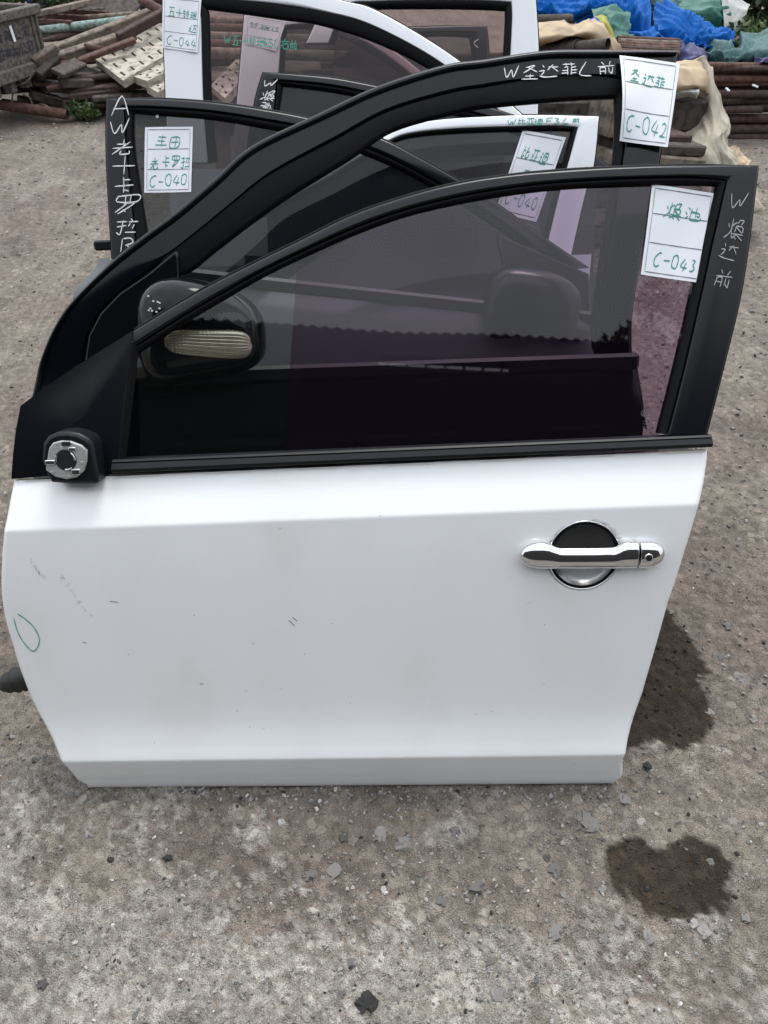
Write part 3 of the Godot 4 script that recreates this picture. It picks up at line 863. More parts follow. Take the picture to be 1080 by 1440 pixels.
func other_doors() -> void:
	var d: Door = at(1.289, 23, -1, 0.62, 0.1944, -0.1, 0)
	start_door(d, "car_door", "dark car door with tag C-040 on its window and white lettering down its post")
	d.profile = smooth_profile([Vector2(0, 0.0), Vector2(0.1, 0.02), Vector2(0.5, 0.024), Vector2(0.85, 0.02), Vector2(1.0, 0.0)])
	body(d, [Vector2(-0.53, 0.0), Vector2(-0.59, 0.2), Vector2(-0.635, 0.45), Vector2(-0.655, 0.6), Vector2(-0.60, 0.672)], [Vector2(0.36, 0.0), Vector2(0.44, 0.2), Vector2(0.47, 0.4), Vector2(0.46, 0.575)], M.dark_body)
	var dp := frame(d, [[Vector2(-0.572, 0.667), Vector2(-0.496, 0.706), 0, .7], [Vector2(-0.578, 0.876), Vector2(-0.521, 0.886), 0, .78], [Vector2(-0.574, 0.99), Vector2(-0.521, 0.966), 1, .7], [Vector2(-0.468, 0.991), Vector2(-0.464, 0.961), 0, .62], [Vector2(-0.361, 0.985), Vector2(-0.362, 0.954), 0, .62], [Vector2(-0.254, 0.972), Vector2(-0.254, 0.938), 0, .62], [Vector2(-0.147, 0.953), Vector2(-0.167, 0.923), 0, .62], [Vector2(-0.019, 0.92), Vector2(-0.049, 0.888), 0, .7], [Vector2(0.066, 0.881), Vector2(0.031, 0.856), 0, .7], [Vector2(0.149, 0.838), Vector2(0.108, 0.816), 0, .7], [Vector2(0.232, 0.79), Vector2(0.189, 0.771), 0, .7], [Vector2(0.333, 0.723), Vector2(0.283, 0.708), 0, .7], [Vector2(0.423, 0.667), Vector2(0.337, 0.659), 0, .7]], M.black_satin, M.rubber)
	glass(d, dp, M.darkest_glass, 0.0)
	var mb := MB.new()
	mb.beam(d.s(Vector2(-0.57, 0.662), 0.004), d.s(Vector2(0.45, 0.565), 0.004), 0.026, 0.02, PI * 0.5, 0.006)
	obj("belt_moulding", mb.mesh(false), M.plastic, d.node)
	mb = MB.new()
	prism([Vector2(0.266, 0.561), Vector2(0.427, 0.562), Vector2(0.423, 0.655), Vector2(0.231, 0.732)], -0.02, 0.004, 0.004, func(p: Vector2, z: float) -> Vector3: return d.s(p, z), mb)
	obj("sail_panel", mb.mesh(), M.plastic, d.node)
	var mr := pillow(d, Vector2(0.297, 0.6), Vector2(0.098, 0.065), 0.045, 0.06, 3.6, "wing_mirror", M.black_satin)
	mb = MB.new()
	mb.tube([Vector3(0.12, -0.06, -0.045), Vector3(0.08, -0.05, -0.015), Vector3(0.05, -0.04, 0.012)], [0.024, 0.022, 0.02], 14)
	obj("mirror_arm", mb.mesh(), M.black_satin, mr)
	mb = MB.new()
	mb.beam(d.s(Vector2(-0.62, 0.705), -0.045), d.s(Vector2(-0.50, 0.712), -0.045), 0.03, 0.02, 0.0, 0.004)
	mb.beam(d.s(Vector2(-0.585, 0.725), -0.05), d.s(Vector2(-0.55, 0.735), -0.05), 0.012, 0.012, 0.3, 0.003)
	obj("loose_trim", mb.mesh(false), M.plastic, d.node)
	mb = MB.new()
	mb.fan(round_poly(Vector2(-0.4733, 0.9583), 0.0034, 0.0034, 12).map(func(p): return d.s(p, -0.0108)))
	obj("paint_dot", mb.mesh(), M.chalk, d.node)
	scrawl(d, "AW老十卡罗拉R", Vector2(-0.5707, 0.993), Vector2(-0.5201, 0.9961), Vector2(-0.5616, 0.6868), 0.0023, M.chalk, true)
	paper(d, [Vector2(-0.4985, 0.9369), Vector2(-0.4007, 0.9391), Vector2(-0.4058, 0.8118), Vector2(-0.503, 0.8097)], [0.335, 0.645], [["丰田", 0.2, 0.1, 0.8, 0.33, 0.0], ["老卡罗拉", 0.1, 0.42, 0.97, 0.65, 0.0], ["C-040", 0.1, 0.73, 0.92, 0.93, -0.02]], -0.01)

	d = at(1.417, 22, 0, 0.63, 0.1944, 0.03, 0)
	start_door(d, "car_door", "white left front car door with white frame and slipping tag F3, fourth in the row")
	body(d, [Vector2(-0.617, 0.191), Vector2(-0.64, 0.36), Vector2(-0.691, 0.503), Vector2(-0.687, 0.542), Vector2(-0.669, 0.568), Vector2(-0.651, 0.586), Vector2(-0.623, 0.624), Vector2(-0.611, 0.631)], [Vector2(0.38, 0.0), Vector2(0.42, 0.25), Vector2(0.45, 0.5), Vector2(0.457, 0.643)], M.white_paint)
	dp = frame(d, [[Vector2(-0.611, 0.633), Vector2(-0.533, 0.622), 0, .8], [Vector2(-0.374, 0.702), Vector2(-0.335, 0.691), 0, .8], [Vector2(-0.155, 0.799), Vector2(-0.128, 0.789), 0, .7], [Vector2(-0.093, 0.834), Vector2(-0.066, 0.825), 0, .7], [Vector2(-0.005, 0.882), Vector2(0.02, 0.874), 0, .7], [Vector2(0.035, 0.904), Vector2(0.08, 0.888), 0, .7], [Vector2(0.115, 0.919), Vector2(0.186, 0.895), 0, .72], [Vector2(0.225, 0.926), Vector2(0.299, 0.898), 0, .74], [Vector2(0.336, 0.929), Vector2(0.368, 0.899), 0, .74], [Vector2(0.463, 0.926), Vector2(0.406, 0.898), 1, .8], [Vector2(0.456, 0.83), Vector2(0.388, 0.826), 0, .86], [Vector2(0.438, 0.764), Vector2(0.37, 0.759), 0, .86], [Vector2(0.412, 0.643), Vector2(0.343, 0.643), 0, .86]], M.white_paint, M.rubber)
	glass(d, dp, M.mid_glass, 0.0)
	scrawl(d, "W比亚迪F3L前", Vector2(0.2646, 0.9222), Vector2(0.4219, 0.9248), Vector2(0.2649, 0.9079), 0.0016, M.green_paint)
	paper(d, [Vector2(0.3005, 0.8994), Vector2(0.3948, 0.8849), Vector2(0.3343, 0.7115), Vector2(0.2434, 0.7322)], [0.33, 0.63], [["比亚迪", 0.12, 0.14, 0.78, 0.33, 0.02], ["F3", 0.28, 0.42, 0.72, 0.62, 0.0], ["C-040", 0.12, 0.70, 0.9, 0.88, 0.02]], -0.01, 0.006)

	d = at(1.543, 21, -1, 0.58, 0.1944, -0.04, 0)
	start_door(d, "car_door", "black framed right front car door with chalk writing, standing before the white truck doors")
	body(d, [Vector2(-0.29, 0.0), Vector2(-0.32, 0.2), Vector2(-0.34, 0.45), Vector2(-0.33, 0.593)], [Vector2(0.48, 0.0), Vector2(0.54, 0.2), Vector2(0.56, 0.4), Vector2(0.55, 0.558)], M.dark_body)
	dp = frame(d, [[Vector2(-0.333, 0.747), Vector2(-0.275, 0.762), 0, .8], [Vector2(-0.303, 0.916), Vector2(-0.246, 0.914), 0, .84], [Vector2(-0.281, 0.986), Vector2(-0.238, 0.96), 1, .7], [Vector2(-0.136, 0.977), Vector2(-0.144, 0.95), 0, .65], [Vector2(-0.012, 0.957), Vector2(-0.039, 0.933), 0, .65], [Vector2(0.154, 0.931), Vector2(0.114, 0.908), 0, .65], [Vector2(0.284, 0.901), Vector2(0.236, 0.88), 0, .65], [Vector2(0.415, 0.85), Vector2(0.359, 0.831), 0, .65], [Vector2(0.549, 0.767), Vector2(0.485, 0.755), 0, .65]], M.black_satin, M.rubber)
	glass(d, dp, M.darkest_glass, 0.0)
	scrawl(d, "w焕驰L", Vector2(-0.2809, 0.9759), Vector2(-0.2455, 0.9731), Vector2(-0.3016, 0.8805), 0.0022, M.chalk, true)

	d = at(1.913, 20, -1, 0.66, 0.1584, -0.03, 0)
	start_door(d, "car_door", "white right front truck door with tinted window and tag C-044, behind the row")
	body(d, [Vector2(-0.56, 0.0), Vector2(-0.58, 0.2), Vector2(-0.585, 0.45), Vector2(-0.58, 0.677)], [Vector2(0.36, 0.0), Vector2(0.42, 0.2), Vector2(0.45, 0.4), Vector2(0.45, 0.646)], M.white_paint)
	dp = frame(d, [[Vector2(-0.578, 0.687), Vector2(-0.449, 0.691), 0, .83], [Vector2(-0.578, 0.848), Vector2(-0.459, 0.842), 0, .84], [Vector2(-0.575, 1.073), Vector2(-0.458, 1.025), 0, .84], [Vector2(-0.566, 1.131), Vector2(-0.462, 1.056), 1, .72], [Vector2(-0.405, 1.129), Vector2(-0.371, 1.046), 0, .66], [Vector2(-0.261, 1.115), Vector2(-0.262, 1.032), 0, .62], [Vector2(-0.115, 1.075), Vector2(-0.189, 1.024), 0, .55], [Vector2(-0.044, 1.059), Vector2(-0.082, 0.998), 0, .53], [Vector2(0.053, 1.014), Vector2(0.026, 0.959), 0, .53], [Vector2(0.159, 0.955), Vector2(0.121, 0.913), 0, .53], [Vector2(0.252, 0.892), Vector2(0.207, 0.853), 0, .53], [Vector2(0.366, 0.803), Vector2(0.312, 0.769), 0, .53]], M.white_paint, M.rubber)
	dyed(d, glass(d, dp, M.brown_glass, 0.0), M.tea_glass, "tint_film", -0.016)
	scrawl(d, "W五十铃瑞迈L右前", Vector2(-0.4225, 1.0011), Vector2(-0.2313, 0.9885), Vector2(-0.4233, 0.9746), 0.0022, M.green_paint, false, -0.011)
	paper(d, [Vector2(-0.5713, 1.0805), Vector2(-0.4735, 1.0743), Vector2(-0.4872, 0.9516), Vector2(-0.5787, 0.9629)], [0.38, 0.67], [["五十铃瑞", 0.15, 0.18, 0.92, 0.38, 0.04], ["迈", 0.68, 0.43, 0.96, 0.64, 0.0], ["C-044", 0.12, 0.72, 0.95, 0.92, 0.02]], 0.004)

	d = at(2.061, 20, 0, 0.66, 0.1584, 0.03, 0)
	start_door(d, "car_door", "white left front truck door whose straight window post stands beside the blue tarpaulin")
	body(d, [Vector2(-0.34, 0.0), Vector2(-0.4, 0.2), Vector2(-0.42, 0.4), Vector2(-0.4, 0.648)], [Vector2(0.38, 0.0), Vector2(0.41, 0.25), Vector2(0.43, 0.5), Vector2(0.43, 0.673)], M.white_paint)
	dp = frame(d, [[Vector2(-0.213, 0.954), Vector2(-0.136, 0.954), 0, .8], [Vector2(-0.134, 1.083), Vector2(-0.096, 1.032), 0, .8], [Vector2(-0.038, 1.117), Vector2(-0.019, 1.039), 0, .8], [Vector2(0.153, 1.129), Vector2(0.154, 1.04), 0, .8], [Vector2(0.286, 1.129), Vector2(0.269, 1.038), 0, .8], [Vector2(0.404, 1.122), Vector2(0.329, 1.035), 1, .8], [Vector2(0.411, 1.057), Vector2(0.33, 1.006), 0, .79], [Vector2(0.423, 0.936), Vector2(0.328, 0.922), 0, .82], [Vector2(0.427, 0.776), Vector2(0.325, 0.776), 0, .82]], M.white_paint, M.rubber)
	dyed(d, glass(d, dp, M.brown_glass, 0.0), M.tea_glass, "tint_film", -0.016)

	d = at(2.237, 19, -1, 0.66, 0.1584, -0.03, 0)
	start_door(d, "car_door", "white car door with tagged post, seen through the tinted truck window")
	body(d, [Vector2(-0.46, 0.0), Vector2(-0.47, 0.2), Vector2(-0.47, 0.45), Vector2(-0.46, 0.673)], [Vector2(0.2, 0.0), Vector2(0.25, 0.2), Vector2(0.27, 0.4), Vector2(0.26, 0.652)], M.white_paint)
	dp = frame(d, [[Vector2(-0.473, 0.52), Vector2(-0.326, 0.521), 0, .9], [Vector2(-0.439, 0.758), Vector2(-0.307, 0.759), 0, .9], [Vector2(-0.409, 0.996), Vector2(-0.289, 0.958), 1, .9], [Vector2(-0.211, 0.987), Vector2(-0.211, 0.958), 0, .6], [Vector2(-0.088, 0.959), Vector2(-0.109, 0.929), 0, .6], [Vector2(0.035, 0.895), Vector2(0.005, 0.867), 0, .6], [Vector2(0.203, 0.774), Vector2(0.162, 0.755), 0, .6]], M.white_paint, M.rubber)
	glass(d, dp, M.dark_glass, 0.0)
	paper(d, [Vector2(-0.4025, 0.9894), Vector2(-0.2883, 0.9753), Vector2(-0.3185, 0.8983), Vector2(-0.4067, 0.9164)], [0.38, 0.67], [["铃瑞迈", 0.1, 0.15, 0.92, 0.38, 0.04], ["42", 0.55, 0.72, 0.9, 0.92, 0.02]], 0.004)

	d = at(2.334, 19, 0, 0.6, 0.1763, 0.03, 0)
	start_door(d, "car_door", "black car door farthest back, its square window corner seen through the rear truck window")
	body(d, [Vector2(-0.3, 0.0), Vector2(-0.34, 0.2), Vector2(-0.36, 0.4), Vector2(-0.34, 0.59)], [Vector2(0.28, 0.0), Vector2(0.3, 0.2), Vector2(0.32, 0.4), Vector2(0.32, 0.609)], M.black_gloss)
	dp = frame(d, [[Vector2(-0.15, 0.852), Vector2(-0.086, 0.842), 0, .7], [Vector2(-0.021, 0.939), Vector2(0, 0.906), 0, .7], [Vector2(0.128, 0.954), Vector2(0.139, 0.929), 0, .7], [Vector2(0.307, 0.955), Vector2(0.256, 0.927), 1, .7], [Vector2(0.317, 0.871), Vector2(0.268, 0.863), 0, .8], [Vector2(0.328, 0.635), Vector2(0.28, 0.635), 0, .8]], M.black_satin, M.rubber)
	glass(d, dp, M.dark_glass, 0.0)
	scrawl(d, "<", Vector2(0.2646, 0.9287), Vector2(0.2946, 0.9248), Vector2(0.2632, 0.898), 0.0022, M.chalk)


# ---------------------------------------------------------------- ground
var n_low := noise(0.7, 3, FastNoiseLite.TYPE_SIMPLEX_SMOOTH, 4)
var n_mid := noise(5.0, 4, FastNoiseLite.TYPE_SIMPLEX_SMOOTH, 4)
var n_fine := noise(34.0, 5, FastNoiseLite.TYPE_SIMPLEX_SMOOTH, 3)
var n_pit := noise(60.0, 6, FastNoiseLite.TYPE_CELLULAR, 1)

func patch(x: float, z: float) -> float:   # bare, whitish concrete showing through the dirt
	var near := smoothstep(-0.62, -0.42, z) * 0.95 * (0.55 + 0.45 * smoothstep(0.35, -0.1, x))
	for q in [[0.509, -0.499, 0.037, 0.027], [-0.196, -0.413, 0.134, 0.037], [0.021, -0.408, 0.082, 0.024], [-0.512, -0.461, 0.064, 0.04], [0.12, -0.649, 0.048, 0.03], [-0.228, -0.65, 0.048, 0.038]]:
		near += 0.8 * smoothstep(1.1, 0.5, Vector2((x - q[0]) / q[2], (z - q[1]) / q[3]).length() + 0.5 * n_mid.get_noise_2d(x * 2.5, z * 2.5))
	var far := lerpf(0.35, 1.0, smoothstep(-1.1, -0.6, z))
	return far * smoothstep(0.16, 0.4, n_low.get_noise_2d(x * 1.4 + 9.0, z * 1.4) * 0.7 + n_mid.get_noise_2d(x, z) * 0.7 + near - 0.2 + n_fine.get_noise_2d(x, z) * 0.6)

func wet(x: float, z: float) -> float:
	var w := 0.0
	for s in [[0.467, -0.565, 0.089, 0.059], [0.414, -0.599, 0.052, 0.042], [0.517, -0.596, 0.053, 0.052], [0.421, -0.584, 0.06, 0.044], [0.54, -0.913, 0.102, 0.1], [0.564, -1.03, 0.097, 0.123], [0.555, -1.132, 0.077, 0.062], [0.463, -0.878, 0.109, 0.064]]:
		var r := Vector2((x - s[0]) / s[2], (z - s[1]) / s[3]).length()
		r += n_mid.get_noise_2d(x * 3.0, z * 3.0) * 0.2 + n_fine.get_noise_2d(x, z) * 0.16
		w = maxf(w, smoothstep(1.06, 0.9, r))
	return w

func height(x: float, z: float) -> float:
	var far := smoothstep(3.0, 8.0, Vector2(x, z).length())
	var p := patch(x, z)
	var h := n_low.get_noise_2d(x, z) * 0.012 + n_mid.get_noise_2d(x, z) * 0.006
	h += (n_fine.get_noise_2d(x, z) * (0.0025 + 0.002 * p) + (n_pit.get_noise_2d(x, z) + 0.7) * (0.0022 + 0.0022 * p)) * (1.0 - far)
	return h + p * 0.003 - 0.006

func ground() -> void:
	var xs := PackedFloat32Array()
	var zs := PackedFloat32Array()
	var s := 0.0065
	var x := 0.0
	while x < 90.0:
		xs.append(x)
		x += s if x < 1.15 else maxf(s, (x - 1.0) * 0.045)
	var neg := xs.duplicate()
	neg.reverse()
	var all := PackedFloat32Array()
	for k in neg.size() - 1: all.append(-neg[k])
	all.append_array(xs)
	var z := -0.2
	while z > -1.25:
		zs.append(z); z -= 0.006
	while z > -120.0:
		zs.append(z); z -= maxf(0.006, (-z - 1.0) * 0.022)
	var front := PackedFloat32Array()
	z = -0.2
	while z < 60.0:
		z += maxf(0.01, (z + 0.2) * 0.15)
		front.append(z)
	front.reverse()
	front.append_array(zs)
	zs = front
	var nx := all.size()
	var nz := zs.size()
	var v := PackedVector3Array(); var n := PackedVector3Array(); var c := PackedColorArray(); var uv := PackedVector2Array(); var idx := PackedInt32Array()
	v.resize(nx * nz); n.resize(nx * nz); c.resize(nx * nz); uv.resize(nx * nz); idx.resize((nx - 1) * (nz - 1) * 6)
	var dirt := Color(0.295, 0.257, 0.22); var red := Color(0.245, 0.203, 0.176); var pale := Color(0.48, 0.458, 0.42); var soak := Color(0.04, 0.027, 0.017)
	for j in nz:
		for i in nx:
			var px := all[i]
			var pz := zs[j]
			var k := j * nx + i
			v[k] = Vector3(px, height(px, pz), pz)
			uv[k] = Vector2(px, pz)
			var col := dirt.lerp(red, smoothstep(-0.2, 0.35, n_low.get_noise_2d(px * 1.9 + 40.0, pz * 1.9)))
			col = col.lerp(pale, patch(px, pz) * clampf(0.62 + 1.0 * n_fine.get_noise_2d(px * 1.6, pz * 1.6), 0.05, 1.1))
			var t := 1.0 + 0.3 * n_mid.get_noise_2d(px + 7.0, pz) + 0.3 * n_fine.get_noise_2d(px, pz + 3.0)
			c[k] = Color(col.r * t, col.g * t, col.b * t).lerp(Color(soak.r * t * t, soak.g * t * t, soak.b * t * t), wet(px, pz) * 0.94)
	var o := 0
	for j in nz - 1:
		for i in nx - 1:
			var a := j * nx + i
			idx[o] = a; idx[o + 1] = a + nx; idx[o + 2] = a + 1; idx[o + 3] = a + 1; idx[o + 4] = a + nx; idx[o + 5] = a + nx + 1
			o += 6
	# rows run towards -z, so this order is clockwise seen from above
	for k in range(0, idx.size(), 3):
		var f := (v[idx[k + 2]] - v[idx[k]]).cross(v[idx[k + 1]] - v[idx[k]])
		n[idx[k]] += f; n[idx[k + 1]] += f; n[idx[k + 2]] += f
	var flip := n[nx + 1].y < 0.0
	for k in n.size(): n[k] = (-n[k] if flip else n[k]).normalized()
	if flip:
		for k in range(0, idx.size(), 3):
			var q := idx[k]; idx[k] = idx[k + 1]; idx[k + 1] = q
	var arrays := []
	arrays.resize(Mesh.ARRAY_MAX)
	arrays[Mesh.ARRAY_VERTEX] = v; arrays[Mesh.ARRAY_NORMAL] = n; arrays[Mesh.ARRAY_COLOR] = c; arrays[Mesh.ARRAY_TEX_UV] = uv; arrays[Mesh.ARRAY_INDEX] = idx
	var m := ArrayMesh.new()
	m.add_surface_from_arrays(Mesh.PRIMITIVE_TRIANGLES, arrays)
	var gm := mat(Color.WHITE, 0.92, 0.0, 0.4)
	gm.vertex_color_use_as_albedo = true
	var size := 1024
	var g1 := noise(0.26, 51, FastNoiseLite.TYPE_SIMPLEX, 3).get_seamless_image(size, size)
	var g3 := noise(0.02, 53, FastNoiseLite.TYPE_SIMPLEX, 3).get_seamless_image(size, size)
	for q in [g1, g3]: q.convert(Image.FORMAT_L8)
	var b1: PackedByteArray = g1.get_data(); var b3: PackedByteArray = g3.get_data()
	var pebble := func(freq: float, sd: int, value: bool) -> PackedByteArray:
		var n3 := noise(freq, sd, FastNoiseLite.TYPE_CELLULAR, 1)
		n3.cellular_jitter = 0.9
		n3.domain_warp_enabled = true; n3.domain_warp_amplitude = 5.0; n3.domain_warp_frequency = 0.06
		n3.cellular_return_type = FastNoiseLite.RETURN_CELL_VALUE if value else FastNoiseLite.RETURN_DISTANCE2_SUB
		var im := n3.get_image(size, size, false, false, true)
		im.convert(Image.FORMAT_L8)
		return im.get_data()
	var pv: PackedByteArray = pebble.call(0.055, 71, true)
	var pd: PackedByteArray = pebble.call(0.055, 71, false)
	var qv: PackedByteArray = pebble.call(0.15, 72, true)
	var qd: PackedByteArray = pebble.call(0.15, 72, false)
	var colr := PackedByteArray(); var bump := PackedByteArray()
	colr.resize(size * size * 3); bump.resize(size * size)
	var cell_random := RandomNumberGenerator.new()
	cell_random.seed = 8
	for k in size * size:
		var grit := (b1[k] - 128) * 0.9
		var w := b3[k] - 128
		var l := 206.0 + grit * 0.45 + w * 0.2 + cell_random.randf_range(-14.0, 14.0)
		var h := 118.0 + grit * 0.7
		if qv[k] > 120:
			var in_q := clampf((qd[k] - 10.0) / 22.0, 0.0, 1.0)
			l += in_q * (qv[k] - 190.0) * 0.45 - (8.0 if in_q < 0.3 else 0.0)
			h += in_q * 16.0
		if pv[k] > 205:
			var in_p := clampf((pd[k] - 14.0) / 20.0, 0.0, 1.0)
			l = lerpf(l, 175.0 + (pv[k] - 205.0) * 1.5 + grit * 0.2, in_p) - (26.0 if in_p > 0.0 and in_p < 0.5 else 0.0)
			h += in_p * 46.0
		var spark := cell_random.randf()
		if spark > 0.998: l = 255.0
		elif spark < 0.004: l -= 70.0
		var q := clampi(int(l), 50, 255)
		colr[k * 3] = q; colr[k * 3 + 1] = clampi(int(l - 1), 0, 255); colr[k * 3 + 2] = clampi(int(l - 4), 0, 255)
		bump[k] = clampi(int(h), 0, 255)
	gm.albedo_texture = ImageTexture.create_from_image(Image.create_from_data(size, size, false, Image.FORMAT_RGB8, colr))
	gm.heightmap_enabled = true
	gm.heightmap_texture = ImageTexture.create_from_image(Image.create_from_data(size, size, false, Image.FORMAT_L8, bump))
	gm.heightmap_scale = 0.6
	gm.uv1_scale = Vector3(1.15, 1.15, 1.15)
	var g := obj("ground", m, gm)
	g.set_meta("kind", "structure")
	# stones one can pick apart lie in the ground as pieces of their own
	make_stones()
	for q in [[Vector2(-0.025, -0.392), 0.0156, 0.045], [Vector2(0.477, -0.772), 0.0088, 0.07], [Vector2(0.423, -0.711), 0.0106, 0.3], [Vector2(0.35, -0.668), 0.0227, 0.3], [Vector2(0.278, -0.586), 0.0138, 0.2], [Vector2(0.031, -0.63), 0.0151, 0.33], [Vector2(-0.006, -0.649), 0.0143, 0.38], [Vector2(0.339, -0.662), 0.0093, 0.22], [Vector2(-0.066, -0.643), 0.0102, 0.16], [Vector2(-0.355, -0.604), 0.007, 0.02], [Vector2(-0.45, -0.603), 0.006, 0.02], [Vector2(0.263, -0.49), 0.0148, 0.28], [Vector2(0.148, -0.56), 0.0135, 0.2], [Vector2(-0.081, -0.586), 0.0128, 0.3], [Vector2(-0.122, -0.577), 0.0108, 0.2], [Vector2(0.09, -0.538), 0.0086, 0.2], [Vector2(0.403, -0.482), 0.011, 0.34], [Vector2(0.441, -0.67), 0.0093, 0.5], [Vector2(0.349, -0.555), 0.0077, 0.36], [Vector2(0, -0.557), 0.0058, 0.6], [Vector2(-0.176, -0.668), 0.0062, 0.6], [Vector2(0.689, -1.022), 0.0149, 0.2], [Vector2(0.716, -0.968), 0.0194, 0.33], [Vector2(0.631, -0.892), 0.0105, 0.3], [Vector2(0.74, -1.11), 0.0117, 0.24], [Vector2(0.563, -0.511), 0.0075, 0.3], [Vector2(0.49, -0.49), 0.0102, 0.45], [Vector2(0.477, -0.501), 0.0084, 0.5], [Vector2(0.708, -0.876), 0.0104, 0.34], [Vector2(-0.498, -0.417), 0.0088, 0.1], [Vector2(-0.242, -0.662), 0.0093, 0.24], [Vector2(-0.062, -0.403), 0.0079, 0.2], [Vector2(0.12, -0.649), 0.0102, 0.2], [Vector2(0.164, -0.403), 0.0105, 0.4], [Vector2(0.269, -0.606), 0.008, 0.14], [Vector2(0.254, -0.748), 0.0097, 0.2], [Vector2(0.537, -0.6), 0.0069, 0.22], [Vector2(0.362, -0.501), 0.0084, 0.36], [Vector2(0.335, -0.48), 0.0101, 0.3], [Vector2(-0.659, -0.892), 0.0082, 0.25], [Vector2(-0.276, -0.577), 0.0088, 0.4]]:
		stone_piece(g, q[0], q[1], q[2], 0.05)
	for k in 170:
		var r := 0.55 + 4.5 * pow(rng.randf(), 2.2)
		var a := rng.randf_range(-0.62, 0.62)
		var p := Vector2(sin(a) * r * 1.1, -cos(a) * r * 0.9 + 0.05)
		stone_piece(g, p, rng.randf_range(0.004, 0.009) * (0.75 + 0.3 * r), rng.randf_range(0.2, 0.38))
	gravel(g)

func make_stones() -> void:
	for k in 10:
		var nz := noise(0.9, 100 + k, FastNoiseLite.TYPE_SIMPLEX, 2)
		var sp := SphereMesh.new()
		sp.radius = 1.0; sp.height = 2.0; sp.radial_segments = 11; sp.rings = 6
		var ar := sp.get_mesh_arrays()
		var mb := MB.new()
		var flat := Vector3(1.0, rng.randf_range(0.45, 0.75), rng.randf_range(0.65, 1.0))
		for p in ar[Mesh.ARRAY_VERTEX]:
			var d: float = 1.0 + 0.75 * nz.get_noise_3dv(p * 1.5)
			var q: Vector3 = p * d
			q = Vector3(clampf(q.x, -0.95, 0.9), clampf(q.y, -0.9, 0.7), clampf(q.z, -0.9, 0.95)) * flat
			mb.pt(q)
		var ids: PackedInt32Array = ar[Mesh.ARRAY_INDEX]
		for t in range(0, ids.size(), 3): mb.tri(ids[t], ids[t + 2], ids[t + 1])
		stone_shapes.append(mb.mesh(false))

var stone_mats := {}
func stone_piece(g: Node, p: Vector2, r: float, tone: float, sunk := 0.3) -> void:
	var key := int(tone * 12.0)
	if not stone_mats.has(key):
		var t := (key + 0.5) / 12.0
		stone_mats[key] = grained(lin(t, t * 0.95, t * 0.89), 0.88, 60 + key, 0.03, 0.55, Vector3(9, 9, 9), 0.1)
	var o := MeshInstance3D.new()
	o.name = "stone"
	o.mesh = stone_shapes[rng.randi() % stone_shapes.size()]
	o.material_override = stone_mats[key]
	o.transform = Transform3D(Basis.from_euler(Vector3(rng.randf_range(-0.3, 0.3), rng.randf() * TAU, rng.randf_range(-0.3, 0.3))).scaled(Vector3(r, r, r)), Vector3(p.x, height(p.x, p.y) - r * sunk, p.y))
	g.add_child(o, true)

func gravel(g: Node) -> void:
	for k in stone_shapes.size():
		var mm := MultiMesh.new()
		mm.transform_format = MultiMesh.TRANSFORM_3D
		mm.use_colors = true
		mm.mesh = stone_shapes[k]
		mm.instance_count = 3000
		for q in mm.instance_count:
			var r := 0.3 + 5.5 * pow(rng.randf(), 1.9)
			var a := rng.randf_range(-0.75, 0.75)
			var p := Vector2(sin(a) * r, -cos(a) * r + 0.1)
			if q % 36 == 0:   # grit gathered along the foot of the front door
				p = Vector2(rng.randf_range(-0.54, 0.44), -0.735 + absf(rng.randfn(0.0, 0.018)))
				r = 0.8
			var s := (0.0008 + 0.0034 * pow(rng.randf(), 4.0)) * (0.8 + 0.35 * r)
			mm.set_instance_transform(q, Transform3D(Basis.from_euler(Vector3(rng.randf() * 3.0, rng.randf() * TAU, rng.randf() * 3.0)).scaled(Vector3(s, s, s)), Vector3(p.x, height(p.x, p.y) + s * 0.25, p.y)))
			var t := rng.randf_range(0.15, 0.34) if rng.randf() < 0.93 else rng.randf_range(0.35, 0.6)
			if rng.randf() < 0.05 or wet(p.x, p.y) > 0.3: t = 0.03
			mm.set_instance_color(q, Color(t, t * 0.95, t * 0.9))
		var o := MultiMeshInstance3D.new()
		o.name = "gravel"
		o.multimesh = mm
		o.material_override = M.stone
		o.set_meta("kind", "stuff")
		g.add_child(o, true)


# ---------------------------------------------------------------- scrap piles
func pole(called: String, a: Vector3, b: Vector3, r: float, m: Material, label: String, category := "pipe", group := "", hollow := 0.75) -> void:
	var mb := MB.new()
	var path := []
	var bend := (b - a).cross(Vector3.UP).normalized() * rng.randf_range(-0.01, 0.01)
	for k in 7: path.append(a.lerp(b, k / 6.0) + bend * sin(PI * k / 6.0))
	mb.tube(path, [r], 12, hollow)
	tag(obj(called, mb.mesh(), m), label, category, group)

func board(called: String, a: Vector3, b: Vector3, w: float, h: float, m: Material, label: String, roll := 0.0, category := "plank", group := "") -> void:
	var mb := MB.new()
	mb.beam(a, b, w, h, roll, 0.006)
	tag(obj(called, mb.mesh(false), m), label, category, group)

